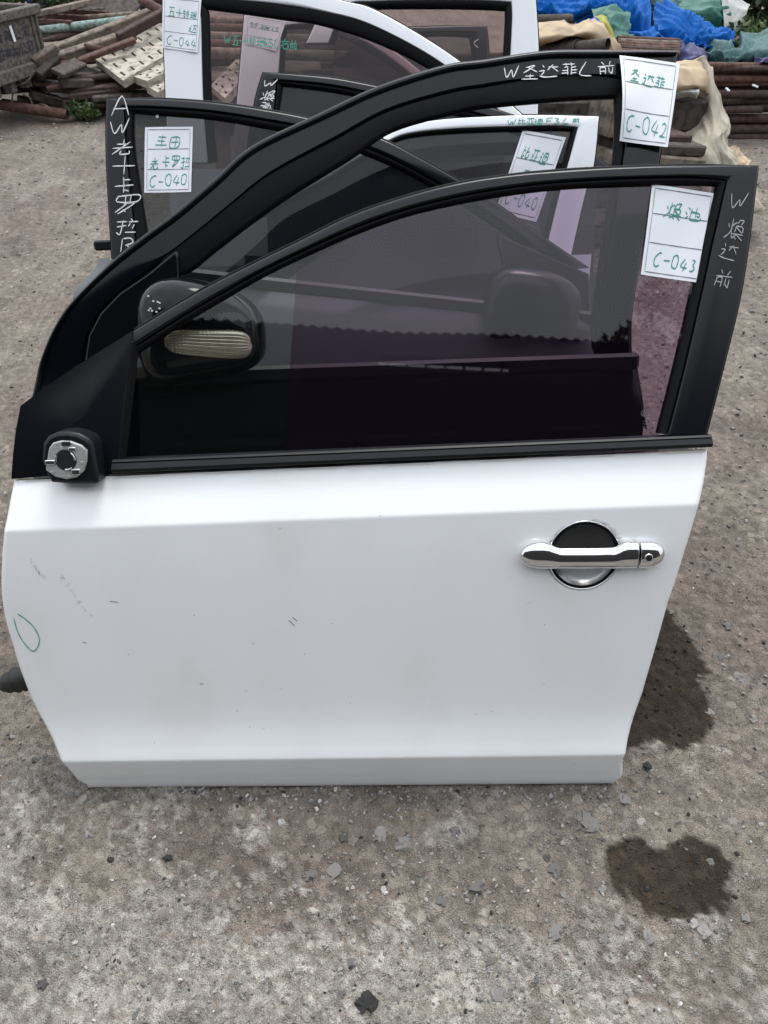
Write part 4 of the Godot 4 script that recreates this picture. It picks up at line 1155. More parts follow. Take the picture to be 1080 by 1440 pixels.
func cloth(called: String, lattice: Array, m: Material, label: String, fold := 0.03, freq := 5.0, sd := 1, category := "tarpaulin", group := "", fine := 12, stretch := Vector3(1, 1, 1), parent: Node = self) -> MeshInstance3D:
	# a crumpled sheet laid through a lattice of points; long creases run across it in changing directions
	var nu: int = lattice[0].size()
	var nv: int = lattice.size()
	var crease := noise(1.0, sd, FastNoiseLite.TYPE_SIMPLEX_SMOOTH, 1, true)
	var soft := noise(1.0, sd + 1, FastNoiseLite.TYPE_SIMPLEX_SMOOTH, 2)
	var turn := noise(freq * 0.22, sd + 2, FastNoiseLite.TYPE_SIMPLEX_SMOOTH, 2)
	var lu: float = lattice[nv / 2][0].distance_to(lattice[nv / 2][-1])
	var lv: float = lattice[0][nu / 2].distance_to(lattice[-1][nu / 2])
	var cubic := func(l: Array, t: float) -> Vector3:
		var k := mini(int(t), l.size() - 2)
		return l[k].cubic_interpolate(l[k + 1], l[maxi(k - 1, 0)], l[mini(k + 2, l.size() - 1)], t - k)
	var rws := []
	for j in (nv - 1) * fine + 1:
		var row := []
		for i in (nu - 1) * fine + 1:
			var col := []
			for q in nv: col.append(cubic.call(lattice[q], float(i) / fine))
			row.append(cubic.call(col, float(j) / fine))
		rws.append(row)
	var mb := MB.new()
	var top := []
	for j in rws.size():
		var row := []
		for i in rws[j].size():
			var p: Vector3 = rws[j][i]
			var du: Vector3 = rws[j][mini(i + 1, rws[j].size() - 1)] - rws[j][maxi(i - 1, 0)]
			var dv: Vector3 = rws[mini(j + 1, rws.size() - 1)][i] - rws[maxi(j - 1, 0)][i]
			var n := dv.cross(du).normalized()
			var su: float = lu * i / float(rws[j].size() - 1)
			var sv: float = lv * j / float(rws.size() - 1)
			var lift := 0.0
			for k in 3:
				var ang: float = 0.6 + k * 1.25 + 1.6 * turn.get_noise_2d(su + k * 7.0, sv)
				var ca := cos(ang); var sa := sin(ang)
				var f: float = freq * [1.0, 1.7, 3.4][k]
				lift += [1.0, 0.5, 0.13][k] * crease.get_noise_2d((su * ca + sv * sa) * f + 31.0 * k, (-su * sa + sv * ca) * f * 0.2)
			row.append(p + n * fold * (lift + 0.7 * soft.get_noise_2d(su * freq * 0.6, sv * freq * 0.6)))
		top.append(row)
	mb.rows(top)
	var under := []
	for row in top: under.append(row.map(func(p): return p + Vector3(0, -0.004, -0.002)))
	mb.rows(under, false, true)
	var o := obj(called, mb.mesh(), m, parent)
	if parent == self: tag(o, label, category, group)
	return o

func holed_plank(a: Vector3, b: Vector3, c: Vector3, label: String) -> void:
	# a to b is the near short edge, b to c the near long edge; rows of oblong holes, some of them in the sheet
	var root := thing("holed_plank", label, "plank", Transform3D(), "perforated steel planks")
	var u := b - a
	var w := c - b
	var n := w.cross(u).normalized()
	if n.y < 0.0: n = -n
	var mb := MB.new()
	var nu := 3
	var nw := int(w.length() / 0.085)
	var up := func(p: float, q: float, off: float) -> Vector3: return a + u * p + w * q + n * off
	for i in nu:
		for j in nw:
			var p0 := float(i) / nu; var p1 := float(i + 1) / nu
			var q0 := float(j) / nw; var q1 := float(j + 1) / nw
			var hp := (p1 - p0) * 0.24; var hq := (q1 - q0) * 0.10
			var pm := (p0 + p1) * 0.5; var qm := (q0 + q1) * 0.5 + (0.22 if i % 2 else 0.0) * (q1 - q0)
			var outer := [up.call(p0, q0, 0), up.call(p0, q1, 0), up.call(p1, q1, 0), up.call(p1, q0, 0)]
			var inner := [up.call(pm - hp, qm - hq, 0), up.call(pm - hp, qm + hq, 0), up.call(pm + hp, qm + hq, 0), up.call(pm + hp, qm - hq, 0)]
			var down := inner.map(func(p): return p - n * 0.012)
			mb.rows([outer, inner, down], true)
	obj("deck", mb.mesh(false), M.steel_plank, root)
	mb = MB.new()
	for e in [[a, b], [b, c], [a + w, c], [a, a + w]]:
		mb.quadp(e[0], e[1], e[1] - n * 0.045, e[0] - n * 0.045)
	obj("rim", mb.mesh(false), M.steel_plank, root)
	mb = MB.new()
	mb.quadp(a - n * 0.044, b - n * 0.044, c - n * 0.044, a + w - n * 0.044)
	obj("underside", mb.mesh(false), M.timber_dark, root)

func crate(a: Vector3, b: Vector3) -> void:
	# a, b: ends of the top front edge
	var x := Vector3(b.x - a.x, 0, b.z - a.z).normalized()
	var wide := 0.62
	var t := Transform3D(Basis(x, Vector3.UP, x.cross(Vector3.UP)), Vector3(b.x, 0.0, b.z) - x * wide)
	var root := thing("crate", "grey wooden crate with dark worn lettering and a thick top rim", "crate", t)
	var top := b.y
	var low := top - 0.34
	var part := func(c: Vector3, h: Vector3, called: String) -> void:
		var mb := MB.new()
		mb.block(Transform3D(Basis(), c), h, 0.006)
		obj(called, mb.mesh(false), M.crate, root)
	part.call(Vector3(wide * 0.5, (top + low) * 0.5, -0.02), Vector3(wide * 0.5 - 0.01, 0.15, 0.012), "side_panel")
	part.call(Vector3(wide * 0.5, (top + low) * 0.5, -0.48), Vector3(wide * 0.5 - 0.01, 0.15, 0.012), "side_panel")
	part.call(Vector3(wide - 0.02, (top + low) * 0.5, -0.25), Vector3(0.012, 0.15, 0.215), "side_panel")
	part.call(Vector3(0.02, (top + low) * 0.5, -0.25), Vector3(0.012, 0.15, 0.215), "side_panel")
	part.call(Vector3(wide * 0.5, top - 0.025, 0.0), Vector3(wide * 0.5 + 0.012, 0.025, 0.022), "top_rim")
	part.call(Vector3(wide * 0.5, top - 0.025, -0.5), Vector3(wide * 0.5 + 0.012, 0.025, 0.022), "top_rim")
	part.call(Vector3(wide - 0.01, top - 0.026, -0.25), Vector3(0.022, 0.024, 0.226), "top_rim")
	part.call(Vector3(wide * 0.5, low + 0.02, 0.0), Vector3(wide * 0.5, 0.035, 0.016), "bottom_rail")
	for k in 2: part.call(Vector3(wide - 0.03 - 0.045 * k, (top + low) * 0.5, -0.004), Vector3(0.012, 0.12, 0.008), "upright")
	part.call(Vector3(wide * 0.5, low + 0.03, -0.25), Vector3(wide * 0.5 - 0.03, 0.012, 0.21), "crate_floor")
	for k in 4: part.call(Vector3(0.08 + k * 0.155, low - 0.04, -0.05), Vector3(0.03, 0.04, 0.03), "foot")
	var mb := MB.new()
	var on := func(p: Vector2) -> Vector3: return Vector3(p.x, p.y, -0.0066)
	write(mb, "老有限公司", Vector2(0.08, top - 0.095), Vector2(0.5, top - 0.095), Vector2(0.08, top - 0.16), 0.011, on)
	write(mb, "比亚有限公司", Vector2(0.08, top - 0.18), Vector2(0.5, top - 0.18), Vector2(0.08, top - 0.24), 0.011, on)
	obj("worn_lettering", mb.mesh(), M.faded_ink, root)
	mb = MB.new()
	mb.block(Transform3D(Basis(Vector3.BACK, 0.12), Vector3(0.33, top - 0.12, -0.003)), Vector3(0.011, 0.042, 0.002), 0.001)
	obj("white_label", mb.mesh(false), M.paper, root)

func slatted_frame(a: Vector3, b: Vector3) -> void:
	var root := thing("slatted_frame", "reddish slatted frame with pale slats lying behind the crate", "frame")
	var side := (b - a).cross(Vector3.UP).normalized()
	for k in 5:
		var mb := MB.new()
		var o := side * (0.07 * k - 0.1) + Vector3(0, 0.012 * k - 0.01, 0)
		mb.beam(a + o, b + o, 0.03, 0.035, 0.0, 0.004)
		obj("slat", mb.mesh(false), M.rust if k == 0 else M.timber, root)
	for f in [0.1, 0.5, 0.9]:
		var mb := MB.new()
		var p := a.lerp(b, f) - Vector3(0, 0.04, 0)
		mb.beam(p - side * 0.15, p + side * 0.24, 0.04, 0.03, 0.0, 0.004)
		obj("cross_bar", mb.mesh(false), M.rust, root)

func wire(path: Array, label: String) -> void:
	var mb := MB.new()
	var line := []
	for k in path.size() - 1:
		for s in 5: line.append(path[k].cubic_interpolate(path[k + 1], path[maxi(k - 1, 0)], path[mini(k + 2, path.size() - 1)], s / 5.0))
	line.append(path[-1])
	mb.tube(line, [0.005], 6)
	tag(obj("wire", mb.mesh(), M.timber), label, "wire")

func flake(p: Vector3) -> Node:
	var mb := MB.new()
	mb.block(Transform3D(Basis.from_euler(Vector3(0.3, rng.randf() * 3.0, 0.2)), p), Vector3(0.018, 0.005, 0.007), 0.002)
	return obj("chip", mb.mesh(false), M.paper)

func left_pile() -> void:
	pole("pipe", Vector3(-2.797, 0.146, -5.35), Vector3(-2.002, 0.044, -5.35), 0.031, M.rust, "reddish brown pipe lying on the ground in front of the left scrap heap", "pipe", "scrap timbers and pipes in the left heap")
	pole("pipe", Vector3(-2.5, 0.065, -5.6), Vector3(-2.25, 0.027, -5.6), 0.02, M.rust_dark, "short brown pipe lying right behind the reddish ground pipe", "pipe", "scrap timbers and pipes in the left heap")
	pole("pipe", Vector3(-2.747, 0.09, -5.5), Vector3(-2.393, 0.164, -5.8), 0.03, M.rust, "rosy rusty pipe slanting up under the grey crate", "pipe", "scrap timbers and pipes in the left heap")
	pole("pipe", Vector3(-2.463, 0.381, -6.1), Vector3(-1.699, 0.438, -6.3), 0.026, M.teal_pipe, "pale teal peeling pipe lying across the left heap", "pipe", "scrap timbers and pipes in the left heap")
	pole("pipe", Vector3(-2.314, 0.407, -6.5), Vector3(-1.691, 0.43, -6.6), 0.02, M.timber, "pale round pole above the teal pipe", "pole", "scrap timbers and pipes in the left heap")
	pole("pipe", Vector3(-2.414, 0.338, -6.2), Vector3(-1.969, 0.346, -6.2), 0.018, M.rust_dark, "dark rusty pipe just under the teal pipe", "pipe", "scrap timbers and pipes in the left heap")
	pole("pipe", Vector3(-2.153, 0.36, -6.25), Vector3(-1.485, 0.299, -6.2), 0.018, M.rust, "brown pipe crossing behind the long grey timber", "pipe", "scrap timbers and pipes in the left heap")
	board("plank", Vector3(-2.38, 0.321, -5.95), Vector3(-1.928, 0.308, -6.2), 0.2, 0.03, M.timber, "light broad plank beside the grey crate", 0, "plank", "scrap timbers and pipes in the left heap")
	board("timber", Vector3(-2.149, 0.332, -5.75), Vector3(-1.561, 0.488, -6.3), 0.055, 0.05, M.timber, "long pale squared timber rising to the right across the left heap", 0.2, "timber", "scrap timbers and pipes in the left heap")
	board("timber", Vector3(-1.74, 0.385, -5.85), Vector3(-1.467, 0.496, -6.1), 0.05, 0.06, M.rust_dark, "dark rusty channel bar on the end of the long pale timber", 0.2, "bar", "scrap timbers and pipes in the left heap")
	board("timber", Vector3(-2.106, 0.296, -5.7), Vector3(-1.65, 0.399, -5.95), 0.06, 0.06, M.timber, "grey brown timber just below the long pale one", 0.3, "timber", "scrap timbers and pipes in the left heap")
	board("timber", Vector3(-2.194, 0.307, -5.5), Vector3(-2.061, 0.376, -5.6), 0.05, 0.05, M.timber, "short olive grey timber end beside the crate corner", 0.4, "timber", "scrap timbers and pipes in the left heap")
	board("timber", Vector3(-2.165, 0.241, -5.45), Vector3(-2.066, 0.325, -5.6), 0.05, 0.05, M.timber_dark, "short dark timber pointing down beside the crate", 0.6, "timber", "scrap timbers and pipes in the left heap")
	board("timber", Vector3(-2.027, 0.262, -5.4), Vector3(-1.93, 0.289, -5.6), 0.1, 0.03, M.timber_dark, "dark flat board end poking out below the grey brown timber", 0.3, "plank", "scrap timbers and pipes in the left heap")
	board("timber", Vector3(-1.942, 0.297, -5.6), Vector3(-1.616, 0.385, -5.8), 0.05, 0.03, M.rust, "reddish strip of steel between timber and holed plank", 0.2, "bar", "scrap timbers and pipes in the left heap")
	board("timber", Vector3(-2.041, 0.205, -5.45), Vector3(-1.868, 0.186, -5.55), 0.1, 0.05, M.timber_dark, "dark sleeper end low in the middle of the left heap", 0, "plank", "scrap timbers and pipes in the left heap")
	board("timber", Vector3(-2.276, 0.127, -5.52), Vector3(-2.118, 0.065, -5.6), 0.12, 0.05, M.timber_dark, "grey board end near the ground beside the loose wire", 0, "plank", "scrap timbers and pipes in the left heap")
	board("timber", Vector3(-2.135, 0.058, -5.59), Vector3(-1.922, 0.045, -5.65), 0.1, 0.05, M.timber, "weathered board on the ground behind the weeds", 0, "plank", "scrap timbers and pipes in the left heap")
	board("timber", Vector3(-1.999, 0.125, -5.45), Vector3(-1.706, 0.137, -5.55), 0.09, 0.04, M.rust_dark, "bent steel channel low in the left heap", 0, "plank", "scrap timbers and pipes in the left heap")
	board("timber", Vector3(-1.907, 0.031, -5.52), Vector3(-1.73, 0.005, -5.6), 0.08, 0.05, M.timber_dark, "dark block on the ground behind the chalked door frame", 0, "plank", "scrap timbers and pipes in the left heap")
	board("timber", Vector3(-2.399, 0.079, -5.59), Vector3(-2.22, 0.024, -5.65), 0.07, 0.05, M.timber, "pale board end beside the loose wire", 0, "plank", "scrap timbers and pipes in the left heap")
	board("timber", Vector3(-1.856, 0.117, -5.45), Vector3(-1.498, 0.121, -5.55), 0.12, 0.03, M.timber_dark, "dark flat plank under the holed steel planks", 0, "plank", "scrap timbers and pipes in the left heap")
	board("timber", Vector3(-2.005, 0.151, -5.52), Vector3(-1.565, 0.168, -5.6), 0.14, 0.03, M.rust_dark, "rusty flat sheet deep inside the left heap", 0, "plank", "scrap timbers and pipes in the left heap")
	board("timber", Vector3(-2.208, 0.162, -5.59), Vector3(-2.003, 0.134, -5.65), 0.08, 0.06, M.timber_dark, "dark timber inside the heap left of centre", 0, "plank", "scrap timbers and pipes in the left heap")
	pole("pole", Vector3(-2.379, 0.408, -6.3), Vector3(-1.997, 0.368, -6.5), 0.014, M.rust, "thin rusty rod near the teal pipe", "rod", "scrap timbers and pipes in the left heap")
	pole("pole", Vector3(-2.323, 0.339, -6.05), Vector3(-2.076, 0.369, -6.25), 0.017, M.rust_dark, "thin dark rod just right of the crate", "rod", "scrap timbers and pipes in the left heap")
	pole("pole", Vector3(-1.932, 0.352, -5.75), Vector3(-1.625, 0.288, -5.95), 0.02, M.rust, "rusty rod beside the top holed plank corner", "rod", "scrap timbers and pipes in the left heap")
	pole("pole", Vector3(-2.225, 0.308, -6.2), Vector3(-1.557, 0.416, -6.4), 0.014, M.rust_dark, "long thin rusty rod rising behind the pale timber", "rod", "scrap timbers and pipes in the left heap")
	pole("pole", Vector3(-2.161, 0.273, -5.6), Vector3(-1.826, 0.271, -5.8), 0.017, M.rust, "rusty rod below the crate corner", "rod", "scrap timbers and pipes in the left heap")
	pole("pole", Vector3(-1.983, 0.212, -5.5), Vector3(-1.558, 0.207, -5.7), 0.02, M.rust_dark, "dark thin rod under the lowest holed plank", "rod", "scrap timbers and pipes in the left heap")
	pole("pole", Vector3(-2.233, 0.188, -5.5), Vector3(-1.976, 0.116, -5.7), 0.014, M.rust, "rusty rod low beside the loose wire", "rod", "scrap timbers and pipes in the left heap")
	pole("pole", Vector3(-1.894, 0.087, -5.4), Vector3(-1.518, 0.052, -5.6), 0.017, M.rust_dark, "thin dark rod near the chalked door corner", "rod", "scrap timbers and pipes in the left heap")
	pole("pole", Vector3(-2.132, 0.165, -5.45), Vector3(-1.757, 0.192, -5.65), 0.02, M.rust, "slanting rusty rod in the middle of the left heap", "rod", "scrap timbers and pipes in the left heap")
	board("timber", Vector3(-2.363, 0.116, -5.832), Vector3(-1.768, 0.122, -6.019), 0.1, 0.03, M.timber_dark, "weathered timber deep inside the left scrap heap", 0.008, "timber", "timbers deep inside the left heap")
	board("timber", Vector3(-2.043, 0.346, -7.184), Vector3(-1.368, 0.318, -6.967), 0.16, 0.05, M.timber, "weathered timber deep inside the left scrap heap", -0.123, "timber", "timbers deep inside the left heap")
	board("timber", Vector3(-2.422, 0.311, -6.971), Vector3(-1.28, 0.289, -6.66), 0.16, 0.08, M.timber, "weathered timber deep inside the left scrap heap", -0.045, "timber", "timbers deep inside the left heap")
	board("timber", Vector3(-2.641, 0.119, -6.309), Vector3(-1.416, 0.174, -6.032), 0.1, 0.05, M.timber_dark, "weathered timber deep inside the left scrap heap", 0.029, "timber", "timbers deep inside the left heap")
	board("timber", Vector3(-0.606, 0.228, -7.22), Vector3(0.223, 0.237, -7.163), 0.06, 0.05, M.rust_dark, "weathered timber deep inside the left scrap heap", -0.096, "timber", "timbers deep inside the left heap")
	board("timber", Vector3(-1.086, 0.122, -5.896), Vector3(0.211, 0.151, -5.879), 0.16, 0.03, M.timber, "weathered timber deep inside the left scrap heap", 0.199, "timber", "timbers deep inside the left heap")
	board("timber", Vector3(-2.68, 0.115, -6.373), Vector3(-1.686, 0.117, -6.53), 0.16, 0.08, M.timber, "weathered timber deep inside the left scrap heap", 0.023, "timber", "timbers deep inside the left heap")
	board("timber", Vector3(-0.463, 0.052, -5.985), Vector3(0.208, 0.077, -5.859), 0.06, 0.05, M.timber_dark, "weathered timber deep inside the left scrap heap", 0.174, "timber", "timbers deep inside the left heap")
	board("timber", Vector3(-2.175, 0.091, -5.884), Vector3(-1.638, 0.087, -5.703), 0.16, 0.03, M.timber, "weathered timber deep inside the left scrap heap", -0.071, "timber", "timbers deep inside the left heap")
	board("timber", Vector3(-2.392, 0.186, -6.162), Vector3(-1.242, 0.217, -5.858), 0.06, 0.08, M.timber, "weathered timber deep inside the left scrap heap", -0.123, "timber", "timbers deep inside the left heap")
	board("timber", Vector3(-2.092, 0.121, -5.907), Vector3(-0.832, 0.092, -6.057), 0.06, 0.03, M.rust, "weathered timber deep inside the left scrap heap", -0.054, "timber", "timbers deep inside the left heap")
	board("timber", Vector3(-0.834, 0.251, -7.359), Vector3(-0.001, 0.304, -7.532), 0.06, 0.03, M.timber_dark, "weathered timber deep inside the left scrap heap", -0.178, "timber", "timbers deep inside the left heap")
	board("timber", Vector3(-2.527, 0.095, -6.899), Vector3(-1.995, 0.088, -6.902), 0.06, 0.08, M.timber_dark, "weathered timber deep inside the left scrap heap", -0.083, "timber", "timbers deep inside the left heap")
	board("timber", Vector3(-0.189, 0.114, -6.844), Vector3(0.471, 0.128, -6.872), 0.06, 0.05, M.rust, "weathered timber deep inside the left scrap heap", -0.101, "timber", "timbers deep inside the left heap")
	board("timber", Vector3(-0.43, 0.224, -7.118), Vector3(0.088, 0.216, -7.208), 0.06, 0.05, M.rust_dark, "weathered timber deep inside the left scrap heap", 0.148, "timber", "timbers deep inside the left heap")
	board("timber", Vector3(-2.787, 0.187, -5.997), Vector3(-1.891, 0.194, -5.677), 0.16, 0.05, M.timber_dark, "weathered timber deep inside the left scrap heap", -0.045, "timber", "timbers deep inside the left heap")
	board("timber", Vector3(-2.113, 0.252, -7.185), Vector3(-0.892, 0.248, -7.477), 0.1, 0.05, M.timber, "weathered timber deep inside the left scrap heap", 0.011, "timber", "timbers deep inside the left heap")
	board("timber", Vector3(-1.439, 0.139, -7.111), Vector3(-0.263, 0.116, -6.722), 0.1, 0.03, M.rust_dark, "weathered timber deep inside the left scrap heap", -0.042, "timber", "timbers deep inside the left heap")
	board("timber", Vector3(-1.526, 0.14, -7.205), Vector3(-0.381, 0.172, -6.902), 0.1, 0.08, M.rust, "weathered timber deep inside the left scrap heap", -0.039, "timber", "timbers deep inside the left heap")
	board("timber", Vector3(-1.929, 0.118, -7.131), Vector3(-1.306, 0.111, -7.083), 0.1, 0.03, M.rust, "weathered timber deep inside the left scrap heap", 0.02, "timber", "timbers deep inside the left heap")
	board("timber", Vector3(-0.57, 0.211, -6.196), Vector3(0.166, 0.251, -5.989), 0.1, 0.03, M.rust, "weathered timber deep inside the left scrap heap", -0.168, "timber", "timbers deep inside the left heap")
	board("timber", Vector3(-1.08, 0.151, -6.009), Vector3(-0.387, 0.125, -5.875), 0.06, 0.05, M.timber_dark, "weathered timber deep inside the left scrap heap", 0.135, "timber", "timbers deep inside the left heap")
	board("timber", Vector3(-0.744, 0.138, -5.975), Vector3(0.044, 0.136, -5.814), 0.06, 0.05, M.rust, "weathered timber deep inside the left scrap heap", -0.162, "timber", "timbers deep inside the left heap")
	board("timber", Vector3(-2.873, 0.368, -6.785), Vector3(-1.964, 0.415, -6.827), 0.1, 0.08, M.timber_dark, "weathered timber deep inside the left scrap heap", 0.153, "timber", "timbers deep inside the left heap")
	board("timber", Vector3(-2.592, 0.307, -6.351), Vector3(-1.772, 0.292, -6.177), 0.06, 0.08, M.rust_dark, "weathered timber deep inside the left scrap heap", -0.14, "timber", "timbers deep inside the left heap")
	board("timber", Vector3(-1.922, 0.225, -6.415), Vector3(-0.712, 0.196, -6.236), 0.1, 0.08, M.timber_dark, "weathered timber deep inside the left scrap heap", -0.156, "timber", "timbers deep inside the left heap")
	board("timber", Vector3(-0.927, 0.235, -6.743), Vector3(-0.013, 0.231, -6.8), 0.06, 0.08, M.rust_dark, "weathered timber deep inside the left scrap heap", -0.199, "timber", "timbers deep inside the left heap")
	board("timber", Vector3(-3.198, 0.241, -7.414), Vector3(-1.995, 0.262, -7.172), 0.16, 0.08, M.rust, "weathered timber deep inside the left scrap heap", 0.047, "timber", "timbers deep inside the left heap")
	board("timber", Vector3(-2.254, 0.211, -6.106), Vector3(-0.973, 0.22, -6.25), 0.16, 0.08, M.rust_dark, "weathered timber deep inside the left scrap heap", 0.124, "timber", "timbers deep inside the left heap")
	board("timber", Vector3(-2.713, 0.178, -7.233), Vector3(-1.757, 0.204, -7.333), 0.06, 0.05, M.timber_dark, "weathered timber deep inside the left scrap heap", 0.058, "timber", "timbers deep inside the left heap")
	board("timber", Vector3(-0.436, 0.165, -6.395), Vector3(0.181, 0.189, -6.226), 0.16, 0.05, M.timber_dark, "weathered timber deep inside the left scrap heap", 0.123, "timber", "timbers deep inside the left heap")
	board("timber", Vector3(-0.433, 0.173, -6.043), Vector3(0.462, 0.227, -5.996), 0.06, 0.08, M.rust_dark, "weathered timber deep inside the left scrap heap", -0.008, "timber", "timbers deep inside the left heap")
	board("timber", Vector3(-0.678, 0.251, -6.253), Vector3(0.319, 0.283, -6.002), 0.16, 0.05, M.rust_dark, "weathered timber deep inside the left scrap heap", 0.081, "timber", "timbers deep inside the left heap")
	board("timber", Vector3(-2.323, 0.129, -6.312), Vector3(-1.381, 0.18, -5.971), 0.1, 0.05, M.rust, "weathered timber deep inside the left scrap heap", -0.086, "timber", "timbers deep inside the left heap")
	pole("pipe", Vector3(-2.785, 0.445, -7.2), Vector3(-1.723, 0.393, -7.4), 0.035, M.blue_pipe, "dark blue pipe lying along the back of the left heap", "pipe", "scrap timbers and pipes in the left heap")
	pole("pipe", Vector3(-2.109, 0.48, -7), Vector3(-1.302, 0.453, -7), 0.025, M.rust, "thin brown pipe along the very top of the left heap", "pipe", "scrap timbers and pipes in the left heap")
	board("plank", Vector3(-2.133, 0.487, -6.9), Vector3(-1.83, 0.426, -6.7), 0.22, 0.02, M.timber_dark, "dark grey flat board leaning at the top of the left heap", 0.5, "plank", "scrap timbers and pipes in the left heap")
	pole("pipe", Vector3(-1.618, 0.548, -6.2), Vector3(-1.432, 0.48, -6.1), 0.03, M.rust, "stubby brown pipe end beside the white truck door", "pipe", "scrap timbers and pipes in the left heap")
	holed_plank(Vector3(-1.888, 0.288, -5.75), Vector3(-1.61, 0.236, -5.35), Vector3(-1.308, 0.353, -5.9), "pale perforated steel scaffold plank on top of the left heap beside the white truck door")
	holed_plank(Vector3(-1.572, 0.241, -5.45), Vector3(-1.448, 0.242, -5.3), Vector3(-1.217, 0.304, -5.7), "rust edged perforated plank just below the top holed plank")
	holed_plank(Vector3(-1.475, 0.209, -5.35), Vector3(-1.373, 0.196, -5.22), Vector3(-1.184, 0.249, -5.6), "lowest perforated steel plank under the other two")
	holed_plank(Vector3(-2.002, 0.23, -5.85), Vector3(-1.856, 0.223, -5.7), Vector3(-1.581, 0.323, -6.1), "pale steel plank lying under the upper end of the top holed plank")
	holed_plank(Vector3(-1.044, 0.238, -5.2), Vector3(-0.93, 0.21, -5), Vector3(-0.718, 0.36, -5.6), "perforated steel plank seen through the tinted truck window")
	board("timber", Vector3(-2.622, 0.263, -5.35), Vector3(-2.141, 0.249, -5.6), 0.12, 0.06, M.timber_dark, "dark sleeper under the grey crate", 0, "timber", "scrap timbers and pipes in the left heap")
	board("timber", Vector3(-2.625, 0.18, -5.5), Vector3(-2.261, 0.165, -5.75), 0.2, 0.1, M.timber_dark, "dark broad beam below the sleeper under the crate", 0, "timber", "scrap timbers and pipes in the left heap")
	crate(Vector3(-2.266, 0.603, -5.22), Vector3(-2.151, 0.598, -5.66))
	slatted_frame(Vector3(-2.377, 0.467, -6.2), Vector3(-2.205, 0.474, -6.7))
	wire([Vector3(-2.143, 0.286, -5.35), Vector3(-2.204, 0.228, -5.35), Vector3(-2.283, 0.201, -5.35), Vector3(-2.327, 0.13, -5.35), Vector3(-2.328, 0.097, -5.35), Vector3(-2.292, 0.085, -5.35)], "loose grey wire looping over the reddish ground pipe")
	wire([Vector3(-2.273, 0.147, -5.4), Vector3(-2.234, 0.127, -5.4), Vector3(-2.224, 0.087, -5.4), Vector3(-2.164, 0.091, -5.4), Vector3(-2.124, 0.07, -5.4), Vector3(-2.113, 0.046, -5.4)], "thin wire curling on the ground before the left heap")
	pole("pipe", Vector3(-1.137, 0.5, -5.7), Vector3(-0.091, 0.463, -5.8), 0.03, M.timber, "topmost rusty pipe seen through the left part of the truck window", "pipe", "pipes behind the truck doors")
	pole("pipe", Vector3(-1.123, 0.475, -5.6), Vector3(-0.09, 0.438, -5.7), 0.03, M.rust, "second rusty pipe seen through the left part of the truck window", "pipe", "pipes behind the truck doors")
	pole("pipe", Vector3(-1.1, 0.452, -5.45), Vector3(-0.088, 0.414, -5.55), 0.03, M.timber, "third rusty pipe seen through the left part of the truck window", "pipe", "pipes behind the truck doors")
	pole("pipe", Vector3(-1.085, 0.426, -5.35), Vector3(-0.087, 0.388, -5.45), 0.03, M.rust, "fourth rusty pipe seen through the left part of the truck window", "pipe", "pipes behind the truck doors")
	pole("pipe", Vector3(-1.071, 0.401, -5.25), Vector3(-0.086, 0.362, -5.35), 0.03, M.timber, "lowest rusty pipe seen through the left part of the truck window", "pipe", "pipes behind the truck doors")
	pole("pipe", Vector3(-1.024, 0.06, -5.312), Vector3(0.976, 0.09, -5.412), 0.026, M.rust, "rusty pipe in the low stack hidden behind the truck doors", "pipe", "pipes stacked behind the truck doors")
	pole("pipe", Vector3(-0.344, 0.088, -5.713), Vector3(1.656, 0.118, -5.813), 0.026, M.rust_dark, "rusty pipe in the low stack hidden behind the truck doors", "pipe", "pipes stacked behind the truck doors")
	pole("pipe", Vector3(-1.034, 0.116, -5.65), Vector3(0.966, 0.146, -5.75), 0.026, M.rust, "rusty pipe in the low stack hidden behind the truck doors", "pipe", "pipes stacked behind the truck doors")
	pole("pipe", Vector3(-1.382, 0.144, -5.361), Vector3(0.618, 0.174, -5.461), 0.026, M.rust_dark, "rusty pipe in the low stack hidden behind the truck doors", "pipe", "pipes stacked behind the truck doors")
	pole("pipe", Vector3(-0.755, 0.172, -5.581), Vector3(1.245, 0.202, -5.681), 0.026, M.rust, "rusty pipe in the low stack hidden behind the truck doors", "pipe", "pipes stacked behind the truck doors")
	pole("pipe", Vector3(-0.542, 0.2, -5.735), Vector3(1.458, 0.23, -5.835), 0.026, M.rust_dark, "rusty pipe in the low stack hidden behind the truck doors", "pipe", "pipes stacked behind the truck doors")
	pole("pipe", Vector3(-0.35, 0.228, -6), Vector3(1.65, 0.258, -6.1), 0.026, M.rust, "rusty pipe in the low stack hidden behind the truck doors", "pipe", "pipes stacked behind the truck doors")
	pole("pipe", Vector3(-0.306, 0.256, -5.362), Vector3(1.694, 0.286, -5.462), 0.026, M.rust, "rusty pipe in the low stack hidden behind the truck doors", "pipe", "pipes stacked behind the truck doors")

